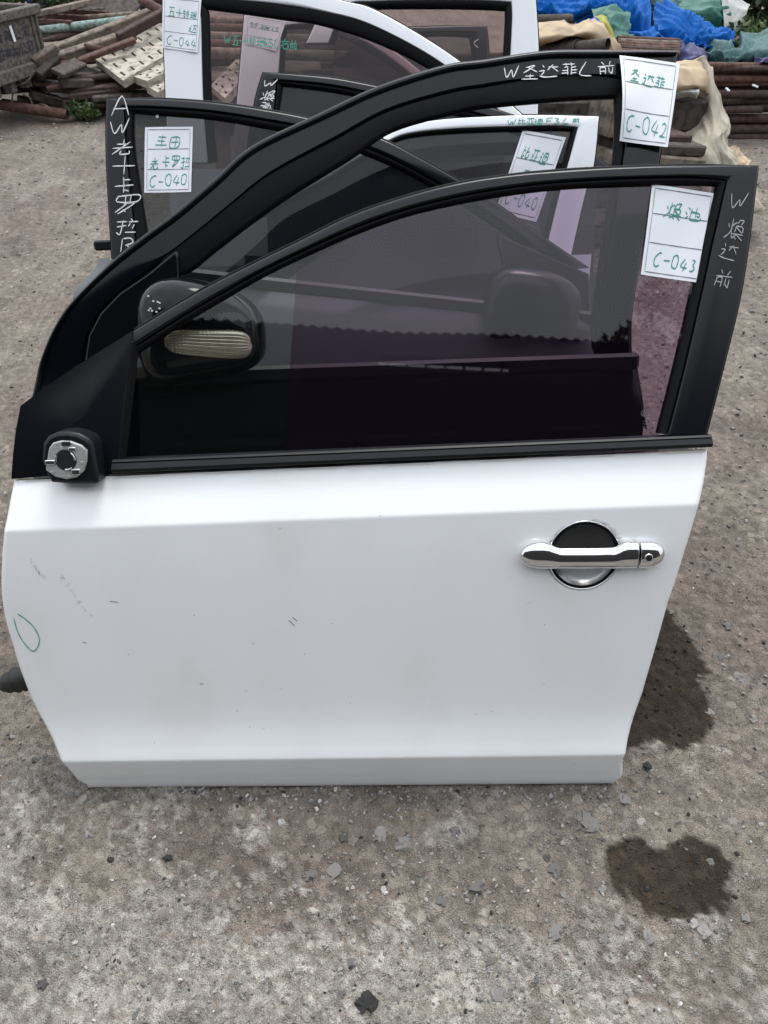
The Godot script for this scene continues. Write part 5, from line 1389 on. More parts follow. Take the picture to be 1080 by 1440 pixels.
func right_pile() -> void:
	pole("tube", Vector3(1.629, 0.373, -5.02), Vector3(2.698, 0.348, -5.112), 0.022, M.rust, "topmost rusty tube of the stack at the right, counted from the top", "tube", "rusty tubes in the stack at the right")
	pole("tube", Vector3(1.64, 0.348, -5.04), Vector3(2.647, 0.365, -5.014), 0.016, M.rust_dark, "second rusty tube of the stack at the right, counted from the top", "tube", "rusty tubes in the stack at the right")
	pole("tube", Vector3(1.652, 0.322, -5.06), Vector3(2.716, 0.322, -5.129), 0.024, M.rust, "third rusty tube of the stack at the right, counted from the top", "tube", "rusty tubes in the stack at the right")
	pole("tube", Vector3(1.645, 0.302, -5.02), Vector3(2.7, 0.297, -5.072), 0.02, M.rust, "fourth rusty tube of the stack at the right, counted from the top", "tube", "rusty tubes in the stack at the right")
	pole("tube", Vector3(1.658, 0.275, -5.04), Vector3(2.707, 0.277, -5.072), 0.018, M.rust, "fifth rusty tube of the stack at the right, counted from the top", "tube", "rusty tubes in the stack at the right")
	pole("tube", Vector3(1.67, 0.247, -5.06), Vector3(2.767, 0.219, -5.154), 0.02, M.rust, "sixth rusty tube of the stack at the right, counted from the top", "tube", "rusty tubes in the stack at the right")
	pole("tube", Vector3(1.663, 0.229, -5.02), Vector3(2.7, 0.222, -5.009), 0.022, M.rust_dark, "seventh rusty tube of the stack at the right, counted from the top", "tube", "rusty tubes in the stack at the right")
	pole("tube", Vector3(1.677, 0.194, -5.04), Vector3(2.737, 0.197, -5.069), 0.02, M.timber, "eighth rusty tube of the stack at the right, counted from the top", "tube", "rusty tubes in the stack at the right")
	pole("tube", Vector3(1.69, 0.16, -5.06), Vector3(2.713, 0.218, -5.034), 0.022, M.rust_dark, "ninth rusty tube of the stack at the right, counted from the top", "tube", "rusty tubes in the stack at the right")
	pole("tube", Vector3(1.874, 0.138, -5.02), Vector3(2.222, 0.153, -4.985), 0.02, M.rust_dark, "tenth rusty tube of the stack at the right, counted from the top", "tube", "rusty tubes in the stack at the right")
	pole("tube", Vector3(1.893, 0.091, -5.04), Vector3(2.738, 0.106, -4.995), 0.026, M.rust_dark, "eleventh rusty tube of the stack at the right, counted from the top", "tube", "rusty tubes in the stack at the right")
	pole("tube", Vector3(1.908, 0.055, -5.06), Vector3(2.79, 0.047, -5.057), 0.022, M.rust_dark, "twelfth rusty tube of the stack at the right, counted from the top", "tube", "rusty tubes in the stack at the right")
	pole("tube", Vector3(1.9, 0.037, -5.02), Vector3(2.758, 0.045, -4.988), 0.026, M.rust_dark, "thirteenth rusty tube of the stack at the right, counted from the top", "tube", "rusty tubes in the stack at the right")
	pole("tube", Vector3(1.916, 0.001, -5.04), Vector3(2.787, -0.017, -4.999), 0.028, M.rust_dark, "lowest rusty tube of the stack at the right, counted from the top", "tube", "rusty tubes in the stack at the right")
	pole("tube", Vector3(1.55, 0.328, -5.265), Vector3(3, 0.343, -5.244), 0.022, M.rust, "rusty tube inside the stack at the right", "tube", "tubes inside the right stack")
	pole("tube", Vector3(1.55, 0.227, -5.596), Vector3(3, 0.242, -5.574), 0.022, M.rust_dark, "rusty tube inside the stack at the right", "tube", "tubes inside the right stack")
	pole("tube", Vector3(1.55, 0.238, -5.482), Vector3(3, 0.24, -5.482), 0.022, M.rust, "rusty tube inside the stack at the right", "tube", "tubes inside the right stack")
	pole("tube", Vector3(1.55, 0.095, -5.269), Vector3(3, 0.095, -5.281), 0.022, M.rust, "rusty tube inside the stack at the right", "tube", "tubes inside the right stack")
	pole("tube", Vector3(1.55, 0.292, -5.248), Vector3(3, 0.288, -5.23), 0.022, M.rust_dark, "rusty tube inside the stack at the right", "tube", "tubes inside the right stack")
	pole("tube", Vector3(1.55, 0.129, -5.313), Vector3(3, 0.125, -5.361), 0.022, M.rust, "rusty tube inside the stack at the right", "tube", "tubes inside the right stack")
	pole("tube", Vector3(1.55, 0.121, -5.515), Vector3(3, 0.105, -5.553), 0.022, M.rust, "rusty tube inside the stack at the right", "tube", "tubes inside the right stack")
	pole("tube", Vector3(1.55, 0.1, -5.397), Vector3(3, 0.099, -5.375), 0.022, M.rust, "rusty tube inside the stack at the right", "tube", "tubes inside the right stack")
	pole("tube", Vector3(1.55, 0.296, -5.346), Vector3(3, 0.305, -5.309), 0.022, M.rust_dark, "rusty tube inside the stack at the right", "tube", "tubes inside the right stack")
	tag(flake(Vector3(1.982, 0.261, -4.97)), "pale chip of plaster lying on the rusty tubes, blocky one", "chip", "chips on the tubes")
	tag(flake(Vector3(2.136, 0.279, -4.97)), "pale chip of plaster lying on the rusty tubes, long slanting one", "chip", "chips on the tubes")
	board("timber", Vector3(1.013, 0.461, -3.55), Vector3(1.349, 0.445, -3.62), 0.16, 0.115, M.timber_dark, "big dark brown timber block under the tan sheet", 0, "timber", "")
	board("timber", Vector3(0.799, 0.548, -3.2), Vector3(1.008, 0.529, -3.3), 0.2, 0.16, M.timber, "grey brown timber block beside the curling tag", 0, "timber", "")
	board("plank", Vector3(0.83, 0.429, -3.25), Vector3(1.227, 0.38, -3.4), 0.3, 0.04, M.timber_dark, "dark board below the brown block in the stack", 0, "plank", "")
	board("plank", Vector3(0.819, 0.4, -3.2), Vector3(1.238, 0.333, -3.35), 0.25, 0.05, M.timber, "weathered grey board under the dark board in the stack", 0, "plank", "")
	board("plank", Vector3(0.837, 0.45, -3.3), Vector3(1.19, 0.413, -3.42), 0.25, 0.03, M.rust_dark, "reddish brown board between the block and the dark board", 0, "plank", "")
	board("timber", Vector3(-0.35, 0.05, -3.3), Vector3(0.98, 0.05, -3.32), 0.16, 0.07, M.timber_dark, "lowest timber of the low stack behind the doors", 0, "timber", "timbers stacked behind the doors")
	board("timber", Vector3(-0.35, 0.13, -3.28), Vector3(1, 0.13, -3.32), 0.16, 0.07, M.timber, "second timber of the low stack behind the doors", 0, "timber", "timbers stacked behind the doors")
	board("timber", Vector3(-0.35, 0.21, -3.3), Vector3(1.02, 0.21, -3.32), 0.16, 0.07, M.timber_dark, "third timber of the low stack behind the doors", 0, "timber", "timbers stacked behind the doors")
	board("timber", Vector3(-0.35, 0.29, -3.28), Vector3(0.98, 0.29, -3.32), 0.16, 0.07, M.timber, "fourth timber of the low stack behind the doors", 0, "timber", "timbers stacked behind the doors")
	board("timber", Vector3(-0.35, 0.37, -3.3), Vector3(1, 0.37, -3.32), 0.16, 0.07, M.timber_dark, "fifth timber of the low stack behind the doors", 0, "timber", "timbers stacked behind the doors")
	board("timber", Vector3(-0.35, 0.45, -3.28), Vector3(1.02, 0.45, -3.32), 0.16, 0.07, M.timber, "sixth timber of the low stack behind the doors", 0, "timber", "timbers stacked behind the doors")
	board("timber", Vector3(-0.35, 0.53, -3.3), Vector3(0.98, 0.53, -3.32), 0.16, 0.07, M.timber_dark, "topmost timber of the low stack behind the doors", 0, "timber", "timbers stacked behind the doors")
	cloth("tan_sheet", [[Vector3(1.286, 0.585, -3.75), Vector3(1.309, 0.612, -3.72), Vector3(1.337, 0.631, -3.7), Vector3(1.413, 0.584, -3.85), Vector3(1.485, 0.541, -4)], [Vector3(1.336, 0.436, -3.75), Vector3(1.331, 0.524, -3.62), Vector3(1.351, 0.572, -3.62), Vector3(1.413, 0.516, -3.7), Vector3(1.506, 0.441, -3.85)], [Vector3(1.245, 0.366, -3.5), Vector3(1.326, 0.399, -3.5), Vector3(1.372, 0.436, -3.48), Vector3(1.43, 0.409, -3.55), Vector3(1.522, 0.35, -3.7)], [Vector3(1.195, 0.333, -3.35), Vector3(1.253, 0.366, -3.33), Vector3(1.331, 0.366, -3.35), Vector3(1.396, 0.364, -3.42), Vector3(1.49, 0.312, -3.6)], [Vector3(1.171, 0.252, -3.25), Vector3(1.268, 0.255, -3.24), Vector3(1.358, 0.268, -3.26), Vector3(1.451, 0.266, -3.36), Vector3(1.546, 0.252, -3.5)], [Vector3(1.211, 0.085, -3.25), Vector3(1.329, 0.09, -3.25), Vector3(1.477, 0.103, -3.3), Vector3(1.595, 0.115, -3.35), Vector3(1.696, 0.071, -3.5)]], M.pale_tarp, "stained tan canvas hanging over the stack down to the ground beside the rusty tubes", 0.012, 5, 11, "tarpaulin", "", 14, Vector3(1, 1, 1))
	cloth("tan_sheet", [[Vector3(1.096, 0.591, -3.75), Vector3(1.175, 0.607, -3.72), Vector3(1.262, 0.621, -3.7), Vector3(1.347, 0.628, -3.72)], [Vector3(1.061, 0.598, -3.62), Vector3(1.141, 0.609, -3.6), Vector3(1.227, 0.617, -3.6), Vector3(1.354, 0.59, -3.68)], [Vector3(1.038, 0.564, -3.5), Vector3(1.114, 0.61, -3.5), Vector3(1.217, 0.621, -3.52), Vector3(1.336, 0.581, -3.6)], [Vector3(1.044, 0.556, -3.46), Vector3(1.135, 0.57, -3.44), Vector3(1.238, 0.579, -3.46), Vector3(1.334, 0.552, -3.56)], [Vector3(1.132, 0.533, -3.5), Vector3(1.194, 0.539, -3.52), Vector3(1.289, 0.555, -3.52), Vector3(1.341, 0.516, -3.58)]], M.tan_tarp, "yellowish tan canvas fold lying on the white roll", 0.012, 6, 14, "tarpaulin", "", 12, Vector3(1, 1, 1))
	cloth("white_roll", [[Vector3(1.119, 0.549, -3.52), Vector3(1.19, 0.555, -3.52), Vector3(1.266, 0.555, -3.53), Vector3(1.296, 0.551, -3.54)], [Vector3(1.103, 0.549, -3.46), Vector3(1.173, 0.554, -3.46), Vector3(1.236, 0.554, -3.46), Vector3(1.275, 0.547, -3.48)], [Vector3(1.119, 0.522, -3.5), Vector3(1.191, 0.525, -3.5), Vector3(1.249, 0.527, -3.5), Vector3(1.286, 0.531, -3.51)]], M.white_cloth, "white plastic roll end under the tan fold", 0.006, 8, 15, "roll", "", 12, Vector3(1, 1, 1))
	cloth("tan_sheet", [[Vector3(1.276, 0.298, -3.3), Vector3(1.431, 0.292, -3.5), Vector3(1.641, 0.233, -3.9), Vector3(1.753, 0.168, -4.1)], [Vector3(1.262, 0.286, -3.2), Vector3(1.415, 0.283, -3.4), Vector3(1.692, 0.195, -3.9), Vector3(1.823, 0.114, -4.1)], [Vector3(1.298, 0.203, -3.2), Vector3(1.482, 0.206, -3.4), Vector3(1.724, 0.165, -3.85), Vector3(1.797, 0.126, -4)]], M.tan_tarp, "orange tan canvas corner spread on the ground by the tubes", 0.012, 7, 16, "tarpaulin", "", 12, Vector3(1, 1, 1))
	cloth("tan_sheet", [[Vector3(0.744, 0.62, -4.6), Vector3(0.868, 0.635, -4.6), Vector3(0.958, 0.638, -4.6), Vector3(1.046, 0.654, -4.6), Vector3(1.096, 0.628, -4.75)], [Vector3(0.724, 0.604, -4.45), Vector3(0.845, 0.619, -4.45), Vector3(0.926, 0.629, -4.4), Vector3(1.015, 0.651, -4.48), Vector3(1.106, 0.62, -4.6)], [Vector3(0.719, 0.587, -4.4), Vector3(0.822, 0.602, -4.4), Vector3(0.912, 0.616, -4.35), Vector3(1.035, 0.627, -4.42), Vector3(1.137, 0.591, -4.5)], [Vector3(0.736, 0.566, -4.5), Vector3(0.841, 0.582, -4.5), Vector3(0.929, 0.591, -4.5), Vector3(1.059, 0.587, -4.4), Vector3(1.184, 0.543, -4.45)], [Vector3(0.75, 0.511, -4.55), Vector3(0.857, 0.527, -4.55), Vector3(0.946, 0.529, -4.5), Vector3(1.084, 0.505, -4.4), Vector3(1.242, 0.487, -4.45)]], M.tan_tarp, "tan canvas ridge folded over beside the white truck door post", 0.014, 5, 18, "tarpaulin", "", 14, Vector3(1, 1, 1))
	cloth("tan_sheet", [[Vector3(0.867, 0.513, -4.6), Vector3(0.924, 0.565, -4.55), Vector3(1.031, 0.577, -4.55), Vector3(1.118, 0.514, -4.55)], [Vector3(0.828, 0.487, -4.45), Vector3(0.902, 0.56, -4.42), Vector3(1.004, 0.581, -4.4), Vector3(1.113, 0.506, -4.45)], [Vector3(0.828, 0.426, -4.4), Vector3(0.927, 0.461, -4.38), Vector3(1.028, 0.471, -4.36), Vector3(1.12, 0.445, -4.4)]], M.tan_tarp, "inner lobe of orange tan canvas under the folded ridge", 0.012, 6, 20, "tarpaulin", "", 12, Vector3(1, 1, 1))
	pole("dark_roll", Vector3(0.892, 0.554, -4.42), Vector3(0.949, 0.569, -4.36), 0.034, M.timber_dark, "dark brown rolled end lying inside the tan canvas", "roll", "")
	pole("tube", Vector3(1.278, 0.526, -4.9), Vector3(1.62, 0.512, -4.9), 0.014, M.rust, "topmost thin tube of the small bundle between tan canvas and blue tarpaulin", "tube", "thin tube bundle")
	pole("tube", Vector3(1.272, 0.518, -4.87), Vector3(1.613, 0.505, -4.87), 0.014, M.timber, "second thin tube of the small bundle between tan canvas and blue tarpaulin", "tube", "thin tube bundle")
	pole("tube", Vector3(1.267, 0.511, -4.84), Vector3(1.606, 0.497, -4.84), 0.014, M.rust, "third thin tube of the small bundle between tan canvas and blue tarpaulin", "tube", "thin tube bundle")
	pole("tube", Vector3(1.261, 0.504, -4.81), Vector3(1.599, 0.49, -4.81), 0.014, M.rust, "fourth thin tube of the small bundle between tan canvas and blue tarpaulin", "tube", "thin tube bundle")
	pole("tube", Vector3(1.256, 0.497, -4.78), Vector3(1.592, 0.482, -4.78), 0.014, M.rust_dark, "fifth thin tube of the small bundle between tan canvas and blue tarpaulin", "tube", "thin tube bundle")
	pole("tube", Vector3(1.25, 0.49, -4.75), Vector3(1.585, 0.475, -4.75), 0.014, M.rust, "lowest thin tube of the small bundle between tan canvas and blue tarpaulin", "tube", "thin tube bundle")
	pole("tube", Vector3(0.837, 0.566, -5.2), Vector3(1.061, 0.573, -5.2), 0.03, M.timber_dark, "dark pole under the blue tarpaulin beside the white door post", "pole", "")
	cloth("blue_tarpaulin", [[Vector3(0.785, 0.616, -6.4), Vector3(1.108, 0.584, -6.4), Vector3(1.276, 0.608, -6.4), Vector3(1.495, 0.598, -6.5), Vector3(1.668, 0.606, -6.5), Vector3(1.823, 0.581, -6.5)], [Vector3(0.763, 0.61, -6), Vector3(1.046, 0.571, -6), Vector3(1.203, 0.602, -6), Vector3(1.387, 0.61, -6), Vector3(1.551, 0.602, -6), Vector3(1.727, 0.579, -6)], [Vector3(0.759, 0.577, -5.75), Vector3(0.998, 0.568, -5.7), Vector3(1.151, 0.583, -5.7), Vector3(1.318, 0.59, -5.7), Vector3(1.462, 0.566, -5.65), Vector3(1.643, 0.543, -5.6)], [Vector3(0.789, 0.543, -5.6), Vector3(0.977, 0.549, -5.55), Vector3(1.118, 0.563, -5.5), Vector3(1.267, 0.57, -5.5), Vector3(1.461, 0.503, -5.45), Vector3(1.645, 0.488, -5.4)], [Vector3(0.825, 0.489, -5.5), Vector3(0.972, 0.526, -5.5), Vector3(1.122, 0.533, -5.5), Vector3(1.296, 0.526, -5.5), Vector3(1.523, 0.414, -5.4), Vector3(1.706, 0.407, -5.4)]], M.blue_tarp, "bright blue crumpled tarpaulin heap behind the tan canvas ridge", 0.06, 3.2, 23, "tarpaulin", "", 24, Vector3(1, 1, 1))
	cloth("blue_tarpaulin", [[Vector3(1.808, 0.516, -6.2), Vector3(1.934, 0.492, -6.2), Vector3(2.072, 0.426, -6.2), Vector3(2.182, 0.376, -6.2), Vector3(2.335, 0.323, -6.1)], [Vector3(1.731, 0.505, -5.9), Vector3(1.848, 0.497, -5.9), Vector3(1.991, 0.442, -5.9), Vector3(2.105, 0.402, -5.9), Vector3(2.28, 0.345, -5.9)], [Vector3(1.673, 0.468, -5.6), Vector3(1.776, 0.475, -5.55), Vector3(1.92, 0.437, -5.6), Vector3(2.066, 0.392, -5.7), Vector3(2.236, 0.352, -5.75)], [Vector3(1.66, 0.422, -5.4), Vector3(1.751, 0.43, -5.35), Vector3(1.89, 0.414, -5.4), Vector3(2.063, 0.368, -5.6), Vector3(2.213, 0.344, -5.65)], [Vector3(1.685, 0.385, -5.35), Vector3(1.767, 0.393, -5.3), Vector3(1.892, 0.381, -5.35), Vector3(2.055, 0.337, -5.55), Vector3(2.211, 0.321, -5.6)]], M.blue_tarp, "bright blue tarpaulin lobe spilling right in front of the green sheet", 0.055, 3.4, 27, "tarpaulin", "", 24, Vector3(1, 1, 1))
	cloth("green_tarpaulin", [[Vector3(1.218, 0.596, -5.35), Vector3(1.309, 0.618, -5.4), Vector3(1.391, 0.598, -5.45), Vector3(1.461, 0.563, -5.5)], [Vector3(1.216, 0.573, -5.2), Vector3(1.279, 0.608, -5.22), Vector3(1.365, 0.58, -5.25), Vector3(1.435, 0.538, -5.3)], [Vector3(1.251, 0.531, -5.1), Vector3(1.292, 0.565, -5.1), Vector3(1.359, 0.535, -5.12), Vector3(1.432, 0.495, -5.2)], [Vector3(1.267, 0.469, -5.05), Vector3(1.313, 0.483, -5.05), Vector3(1.371, 0.476, -5.05), Vector3(1.428, 0.454, -5.1)]], M.green_tarp, "dark green sheet folded over the yellow and blue bundle", 0.02, 6, 31, "tarpaulin", "", 12, Vector3(1, 1, 1))
	cloth("yellow_bundle", [[Vector3(1.188, 0.59, -5.12), Vector3(1.224, 0.61, -5.12), Vector3(1.262, 0.593, -5.15)], [Vector3(1.186, 0.569, -5.02), Vector3(1.223, 0.585, -5), Vector3(1.268, 0.551, -5.05)], [Vector3(1.221, 0.507, -4.98), Vector3(1.254, 0.517, -4.96), Vector3(1.299, 0.497, -5)]], M.yellow_tarp, "yellow cloth end peeking out under the green sheet", 0.008, 8, 33, "cloth", "", 12, Vector3(1, 1, 1))
	cloth("blue_strip", [[Vector3(1.141, 0.592, -5.05), Vector3(1.171, 0.602, -5.05), Vector3(1.195, 0.591, -5.06)], [Vector3(1.16, 0.569, -4.97), Vector3(1.192, 0.574, -4.96), Vector3(1.22, 0.554, -4.98)], [Vector3(1.209, 0.514, -4.93), Vector3(1.233, 0.516, -4.92), Vector3(1.259, 0.506, -4.94)]], M.blue_tarp, "narrow blue cloth strip left of the yellow cloth", 0.006, 8, 35, "cloth", "", 12, Vector3(1, 1, 1))
	cloth("green_tarpaulin", [[Vector3(2.009, 0.555, -7.2), Vector3(2.23, 0.555, -7.2), Vector3(2.455, 0.537, -7.2), Vector3(2.644, 0.509, -7.2)], [Vector3(1.969, 0.505, -6.9), Vector3(2.14, 0.51, -6.85), Vector3(2.356, 0.493, -6.85), Vector3(2.544, 0.469, -6.9)], [Vector3(1.982, 0.448, -6.7), Vector3(2.106, 0.46, -6.6), Vector3(2.291, 0.443, -6.6), Vector3(2.503, 0.413, -6.7)], [Vector3(2.022, 0.381, -6.6), Vector3(2.119, 0.394, -6.5), Vector3(2.277, 0.377, -6.5), Vector3(2.511, 0.337, -6.6)], [Vector3(2.074, 0.262, -6.5), Vector3(2.173, 0.28, -6.5), Vector3(2.328, 0.28, -6.5), Vector3(2.545, 0.256, -6.6)]], M.green_tarp, "large sea green tarpaulin behind the blue lobe", 0.045, 3, 37, "tarpaulin", "", 14, Vector3(1, 1, 1))
	cloth("teal_tarpaulin", [[Vector3(1.769, 0.594, -6.3), Vector3(1.843, 0.586, -6.3), Vector3(1.92, 0.57, -6.3), Vector3(2.009, 0.504, -6.3)], [Vector3(1.707, 0.587, -6), Vector3(1.774, 0.575, -6), Vector3(1.855, 0.548, -6), Vector3(1.943, 0.492, -6)], [Vector3(1.711, 0.575, -5.9), Vector3(1.755, 0.561, -5.85), Vector3(1.847, 0.519, -5.85), Vector3(1.944, 0.481, -5.9)]], M.teal_tarp, "faded teal sheet lying over the top of the blue tarpaulins", 0.035, 6, 39, "tarpaulin", "", 14, Vector3(1, 1, 1))
	cloth("white_sheet", [[Vector3(2.443, 0.552, -6.7), Vector3(2.559, 0.53, -6.75), Vector3(2.75, 0.442, -6.9)], [Vector3(2.448, 0.451, -6.6), Vector3(2.549, 0.445, -6.65), Vector3(2.677, 0.415, -6.75)], [Vector3(2.479, 0.317, -6.55), Vector3(2.558, 0.319, -6.6), Vector3(2.645, 0.323, -6.7)]], M.white_cloth, "stiff white sheet standing beside the green tarpaulin", 0.012, 4, 41, "sheet", "", 12, Vector3(1, 1, 1))
	cloth("teal_tarpaulin", [[Vector3(2, 0.352, -5.6), Vector3(2.108, 0.368, -5.6), Vector3(2.218, 0.376, -5.6), Vector3(2.352, 0.423, -5.7), Vector3(2.564, 0.448, -5.8)], [Vector3(1.936, 0.354, -5.4), Vector3(2.022, 0.378, -5.35), Vector3(2.14, 0.385, -5.35), Vector3(2.268, 0.407, -5.4), Vector3(2.478, 0.414, -5.5)], [Vector3(1.903, 0.349, -5.25), Vector3(1.985, 0.362, -5.2), Vector3(2.102, 0.365, -5.2), Vector3(2.217, 0.373, -5.2), Vector3(2.372, 0.373, -5.2)], [Vector3(1.891, 0.336, -5.2), Vector3(1.972, 0.348, -5.15), Vector3(2.089, 0.348, -5.15), Vector3(2.206, 0.348, -5.15), Vector3(2.361, 0.348, -5.15)]], M.teal_tarp, "ragged teal sheet lying on top of the rusty tube stack", 0.045, 5, 43, "tarpaulin", "", 14, Vector3(1, 1, 1))
	cloth("violet_tarpaulin", [[Vector3(1.717, 0.423, -5.3), Vector3(1.804, 0.415, -5.3), Vector3(1.914, 0.4, -5.3)], [Vector3(1.69, 0.41, -5.15), Vector3(1.757, 0.411, -5.1), Vector3(1.865, 0.401, -5.12)], [Vector3(1.695, 0.361, -5.1), Vector3(1.761, 0.369, -5.05), Vector3(1.87, 0.364, -5.08)]], M.violet_tarp, "dull violet sheet below the blue lobe at the end of the tubes", 0.03, 8, 45, "tarpaulin", "", 12, Vector3(1, 1, 1))
	cloth("violet_tarpaulin", [[Vector3(2.166, 0.402, -5.2), Vector3(2.251, 0.424, -5.2), Vector3(2.394, 0.43, -5.25)], [Vector3(2.144, 0.382, -5.1), Vector3(2.221, 0.4, -5.08), Vector3(2.351, 0.404, -5.1)], [Vector3(2.144, 0.36, -5.06), Vector3(2.223, 0.371, -5.04), Vector3(2.347, 0.368, -5.06)]], M.violet_tarp, "dull violet sheet at the right end of the tube stack top", 0.03, 8, 47, "tarpaulin", "", 12, Vector3(1, 1, 1))

func plants() -> void:
	shrub("dark leafy shrub at the yard edge behind the white sheet", Vector3(3.382, 0, -7.9), Vector3(0.9, 0.7, 0.6), 5200, 0.07, Color(0.018, 0.034, 0.012), Color(0.06, 0.1, 0.03))
	shrub("darker shrub farther back beside the dark leafy one", Vector3(4.516, 0, -8.8), Vector3(1.2, 0.8, 0.7), 4200, 0.08, Color(0.015, 0.028, 0.01), Color(0.05, 0.085, 0.025))
	shrub("low shrub far behind the green tarpaulin", Vector3(2.776, 0, -9.2), Vector3(1.3, 0.7, 0.6), 3200, 0.08, Color(0.018, 0.034, 0.012), Color(0.06, 0.09, 0.03))
	shrub("dark shrub behind the left scrap heap", Vector3(-3.061, 0, -8.6), Vector3(1.5, 0.55, 0.6), 3600, 0.08, Color(0.012, 0.02, 0.01), Color(0.045, 0.07, 0.025))
	weed("bright tuft of weeds growing between white sheet and blue lobe", Vector3(2.674, 0, -6.6), 0.28, 900, 0.05)
	weed("green weed growing on top of the left heap behind the slatted frame", Vector3(-2.411, 0.427, -6.8), 0.2, 500, 0.05)
	weed("small weed growing at the foot of the left heap", Vector3(-1.947, 0, -5.42), 0.075, 240, 0.03)
	weed("tiny weed beside the dark block at the heap foot", Vector3(-1.888, 0, -5.4), 0.07, 260, 0.025)
	weed("weed sprouting over the back of the grey crate", Vector3(-2.743, 0.46, -6.6), 0.16, 300, 0.05)

func leaf_mass(root: Node3D, called: String, c: Vector3, half: Vector3, count: int, size: float, dark: Color, light: Color, blade := false) -> void:
	var mb := MB.new()
	for k in count:
		var p := Vector3(rng.randfn(), rng.randfn(), rng.randfn())
		p = p.normalized() * pow(rng.randf(), 0.45)
		var q := c + p * half
		var col := dark.lerp(light, pow(rng.randf(), 1.5))
		var dir := Vector3(rng.randf_range(-1, 1), rng.randf_range(-0.4, 1.0), rng.randf_range(-1, 1)).normalized()
		if blade: dir = Vector3(rng.randf_range(-0.5, 0.5), 1.0, rng.randf_range(-0.5, 0.5)).normalized()
		var side := dir.cross(Vector3(rng.randf_range(-1, 1), rng.randf_range(-1, 1), rng.randf_range(-1, 1))).normalized()
		var l := size * rng.randf_range(0.6, 1.5)
		var w := l * (0.1 if blade else 0.3)
		var up := dir.cross(side) * l * 0.12
		var a := mb.pt(q, col); var b := mb.pt(q + dir * l * 0.45 + side * w + up, col); var d := mb.pt(q + dir * l, col); var e := mb.pt(q + dir * l * 0.45 - side * w + up, col)
		mb.quad(a, b, d, e)
	obj(called, mb.mesh(false), M.leaf, root)

func shrub(label: String, at_: Vector3, half: Vector3, count: int, size: float, dark: Color, light: Color, called := "shrub") -> void:
	var root := thing(called, label, "shrub", Transform3D(Basis(), at_))
	for k in 5: leaf_mass(root, "foliage", Vector3(rng.randf_range(-0.5, 0.5) * half.x, half.y * rng.randf_range(0.7, 1.2), rng.randf_range(-0.5, 0.5) * half.z), half * rng.randf_range(0.5, 0.8), count / 5, size, dark, light)
	var mb := MB.new()
	for k in 6:
		var a := TAU * k / 6.0
		mb.tube([Vector3(0.04 * cos(a), 0, 0.04 * sin(a)), Vector3(0.3 * half.x * cos(a), half.y * 0.7, 0.3 * half.z * sin(a)), Vector3(0.6 * half.x * cos(a), half.y * 1.4, 0.6 * half.z * sin(a))], [0.015, 0.01, 0.004], 6)
	obj("stem", mb.mesh(), M.bark, root)

func weed(label: String, at_: Vector3, r: float, count: int, size: float, category := "weed") -> void:
	var root := thing("weed", label, category, Transform3D(Basis(), at_))
	leaf_mass(root, "foliage", Vector3(0, r * 0.7, 0), Vector3(r, r * 0.75, r), count, size, Color(0.025, 0.05, 0.012), Color(0.11, 0.16, 0.05))
	leaf_mass(root, "grass_blades", Vector3(0, r * 0.3, 0), Vector3(r, r * 0.3, r), count / 6, size * 2.2, Color(0.04, 0.07, 0.02), Color(0.14, 0.18, 0.07), true)

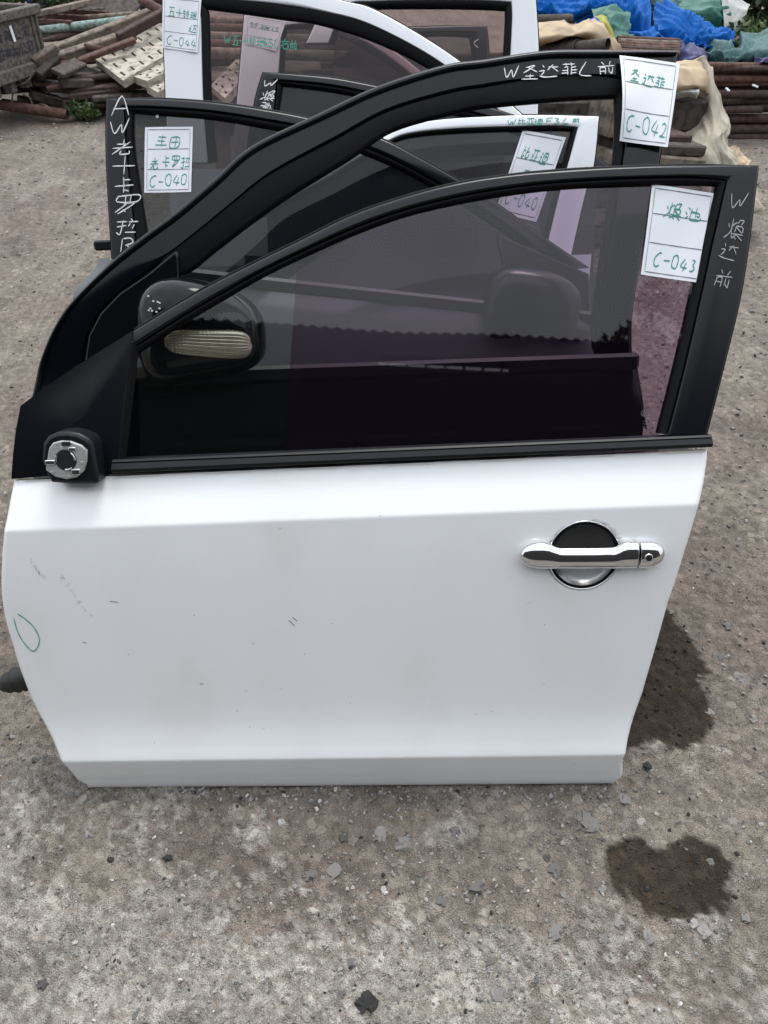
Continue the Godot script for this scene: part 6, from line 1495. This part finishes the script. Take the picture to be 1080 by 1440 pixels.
func behind_the_camera() -> void:
	# a tall yard wall and a tree on the near side of the yard; the window glass mirrors them
	var t := Transform3D(Basis(Vector3.UP, deg_to_rad(-4.5)), Vector3(0.9, 0, 3.34))
	var s := thing("yard_wall", "tall dark yard wall with corrugated coping and a barred slot on the near side of the yard", "wall", t)
	var mb := MB.new()
	for side in [0.0, -0.012]:
		var rws := []
		for j in 2:
			var row := []
			for k in 1801:
				var x := -9.0 + k * 0.01
				row.append(Vector3(x, 5.13 + j * 0.05 + side + 0.017 * sin(x * TAU / 0.115) + 0.02 * sin(x * 1.3) + 0.012 * sin(x * 3.1 + 1.0), j * 0.28))
			rws.append(row)
		mb.rows(rws, false, side == 0.0)
	obj("coping", mb.mesh(), M.shed_roof, s)
	for q in [[-9.0, 9.0, 0.0, 4.74], [-9.0, 9.0, 4.88, 5.09], [-9.0, -0.95, 4.74, 4.88], [0.3, 9.0, 4.74, 4.88]]:
		mb = MB.new()
		mb.block(Transform3D(Basis(), Vector3((q[0] + q[1]) * 0.5, (q[2] + q[3]) * 0.5, 0.13)), Vector3((q[1] - q[0]) * 0.5, (q[3] - q[2]) * 0.5, 0.06 if q[3] - q[2] > 0.2 else 0.058), 0.004)
		obj("wall", mb.mesh(false), M.shed_wall, s)
	for k in 7:
		mb = MB.new()
		mb.block(Transform3D(Basis(), Vector3(-0.86 + k * 0.18, 4.81, 0.13)), Vector3(0.012, 0.07, 0.012), 0.003)
		obj("bar", mb.mesh(false), M.shed_wall, s)
	for k in 6:
		mb = MB.new()
		mb.block(Transform3D(Basis(), Vector3(-8.0 + k * 3.2, 2.5, 0.3)), Vector3(0.15, 2.5, 0.1), 0.01)
		obj("pier", mb.mesh(false), M.shed_wall, s)
	var tr := thing("tree", "leafy tree growing behind the tall dark yard wall", "tree", Transform3D(Basis(), Vector3(4.1, 0, 6.0)))
	mb = MB.new()
	mb.tube([Vector3(0, 0, 0), Vector3(0.1, 2.5, 0), Vector3(0.0, 5.2, 0.1), Vector3(0.05, 7.6, 0.1)], [0.2, 0.16, 0.11, 0.03], 12)
	for k in 8:
		var a := TAU * k / 8.0
		mb.tube([Vector3(0, 6.0 + k * 0.15, 0), Vector3(cos(a) * 0.4, 6.8 + k * 0.12, sin(a) * 0.4), Vector3(cos(a) * 0.85, 7.2 + k * 0.12, sin(a) * 0.8)], [0.05, 0.03, 0.012], 8)
	obj("trunk", mb.mesh(), M.bark, tr)
	for k in 9:
		var a := TAU * k / 9.0
		leaf_mass(tr, "crown", Vector3(cos(a) * 0.62, 7.65 + 0.3 * sin(k * 2.3), sin(a) * 0.62), Vector3(0.36, 0.2, 0.36), 260, 0.11, Color(0.03, 0.05, 0.015), Color(0.08, 0.12, 0.03))


func sky_image() -> ImageTexture:   # an even overcast: bright cloud, a little brighter overhead
	var w := 768
	var h := 384
	var im := Image.create(w, h, false, Image.FORMAT_RGBF)
	var n := noise(1.6, 77, FastNoiseLite.TYPE_SIMPLEX_SMOOTH, 5)
	for y in h:
		var el := PI * (0.5 - (y + 0.5) / h)
		for x in w:
			var az := TAU * (x + 0.5) / w
			var p := Vector3(cos(el) * sin(az), sin(el), -cos(el) * cos(az))
			var up := maxf(p.y, 0.0)
			var q := p / (0.35 + up)
			var c := n.get_noise_3d(q.x, 0.0, q.z)
			var l := (0.56 + 0.5 * up) * (1.0 + 0.4 * c)
			if p.y < 0.0: l = 0.2
			im.set_pixel(x, y, Color(l * (0.945 - 0.02 * c), l, l * (1.075 + 0.02 * c)))
	return ImageTexture.create_from_image(im)


func _ready() -> void:
	rng.seed = 20240
	var cam := Camera3D.new()
	cam.name = "camera"
	cam.position = Vector3(0, 1.25, 0)
	cam.rotation_degrees = Vector3(-40, 0, 0)
	cam.fov = 67.23
	cam.near = 0.05
	cam.far = 400.0
	add_child(cam)
	cam.current = true
	var we := WorldEnvironment.new()
	we.name = "world_environment"
	var env := Environment.new()
	env.background_mode = Environment.BG_SKY
	var sky := Sky.new()
	var sm := PanoramaSkyMaterial.new()
	sm.panorama = sky_image()
	sm.energy_multiplier = 1.2
	sky.sky_material = sm
	env.sky = sky
	env.background_energy_multiplier = 1.0
	env.tonemap_mode = Environment.TONE_MAPPER_LINEAR
	env.tonemap_exposure = 1.57
	env.sdfgi_enabled = true; env.ssao_enabled = true; env.ssil_enabled = true
	we.environment = env
	add_child(we)
	var sun := DirectionalLight3D.new()
	sun.name = "sun"
	sun.light_energy = 0.45
	sun.light_angular_distance = 24.0
	sun.light_color = Color(1.0, 0.985, 0.96)
	sun.shadow_enabled = true
	sun.rotation_degrees = Vector3(-62, 165, 0)
	add_child(sun)
	make_materials()
	ground()
	behind_the_camera()
	front_door()
	second_door()
	other_doors()
	left_pile()
	right_pile()
	plants()
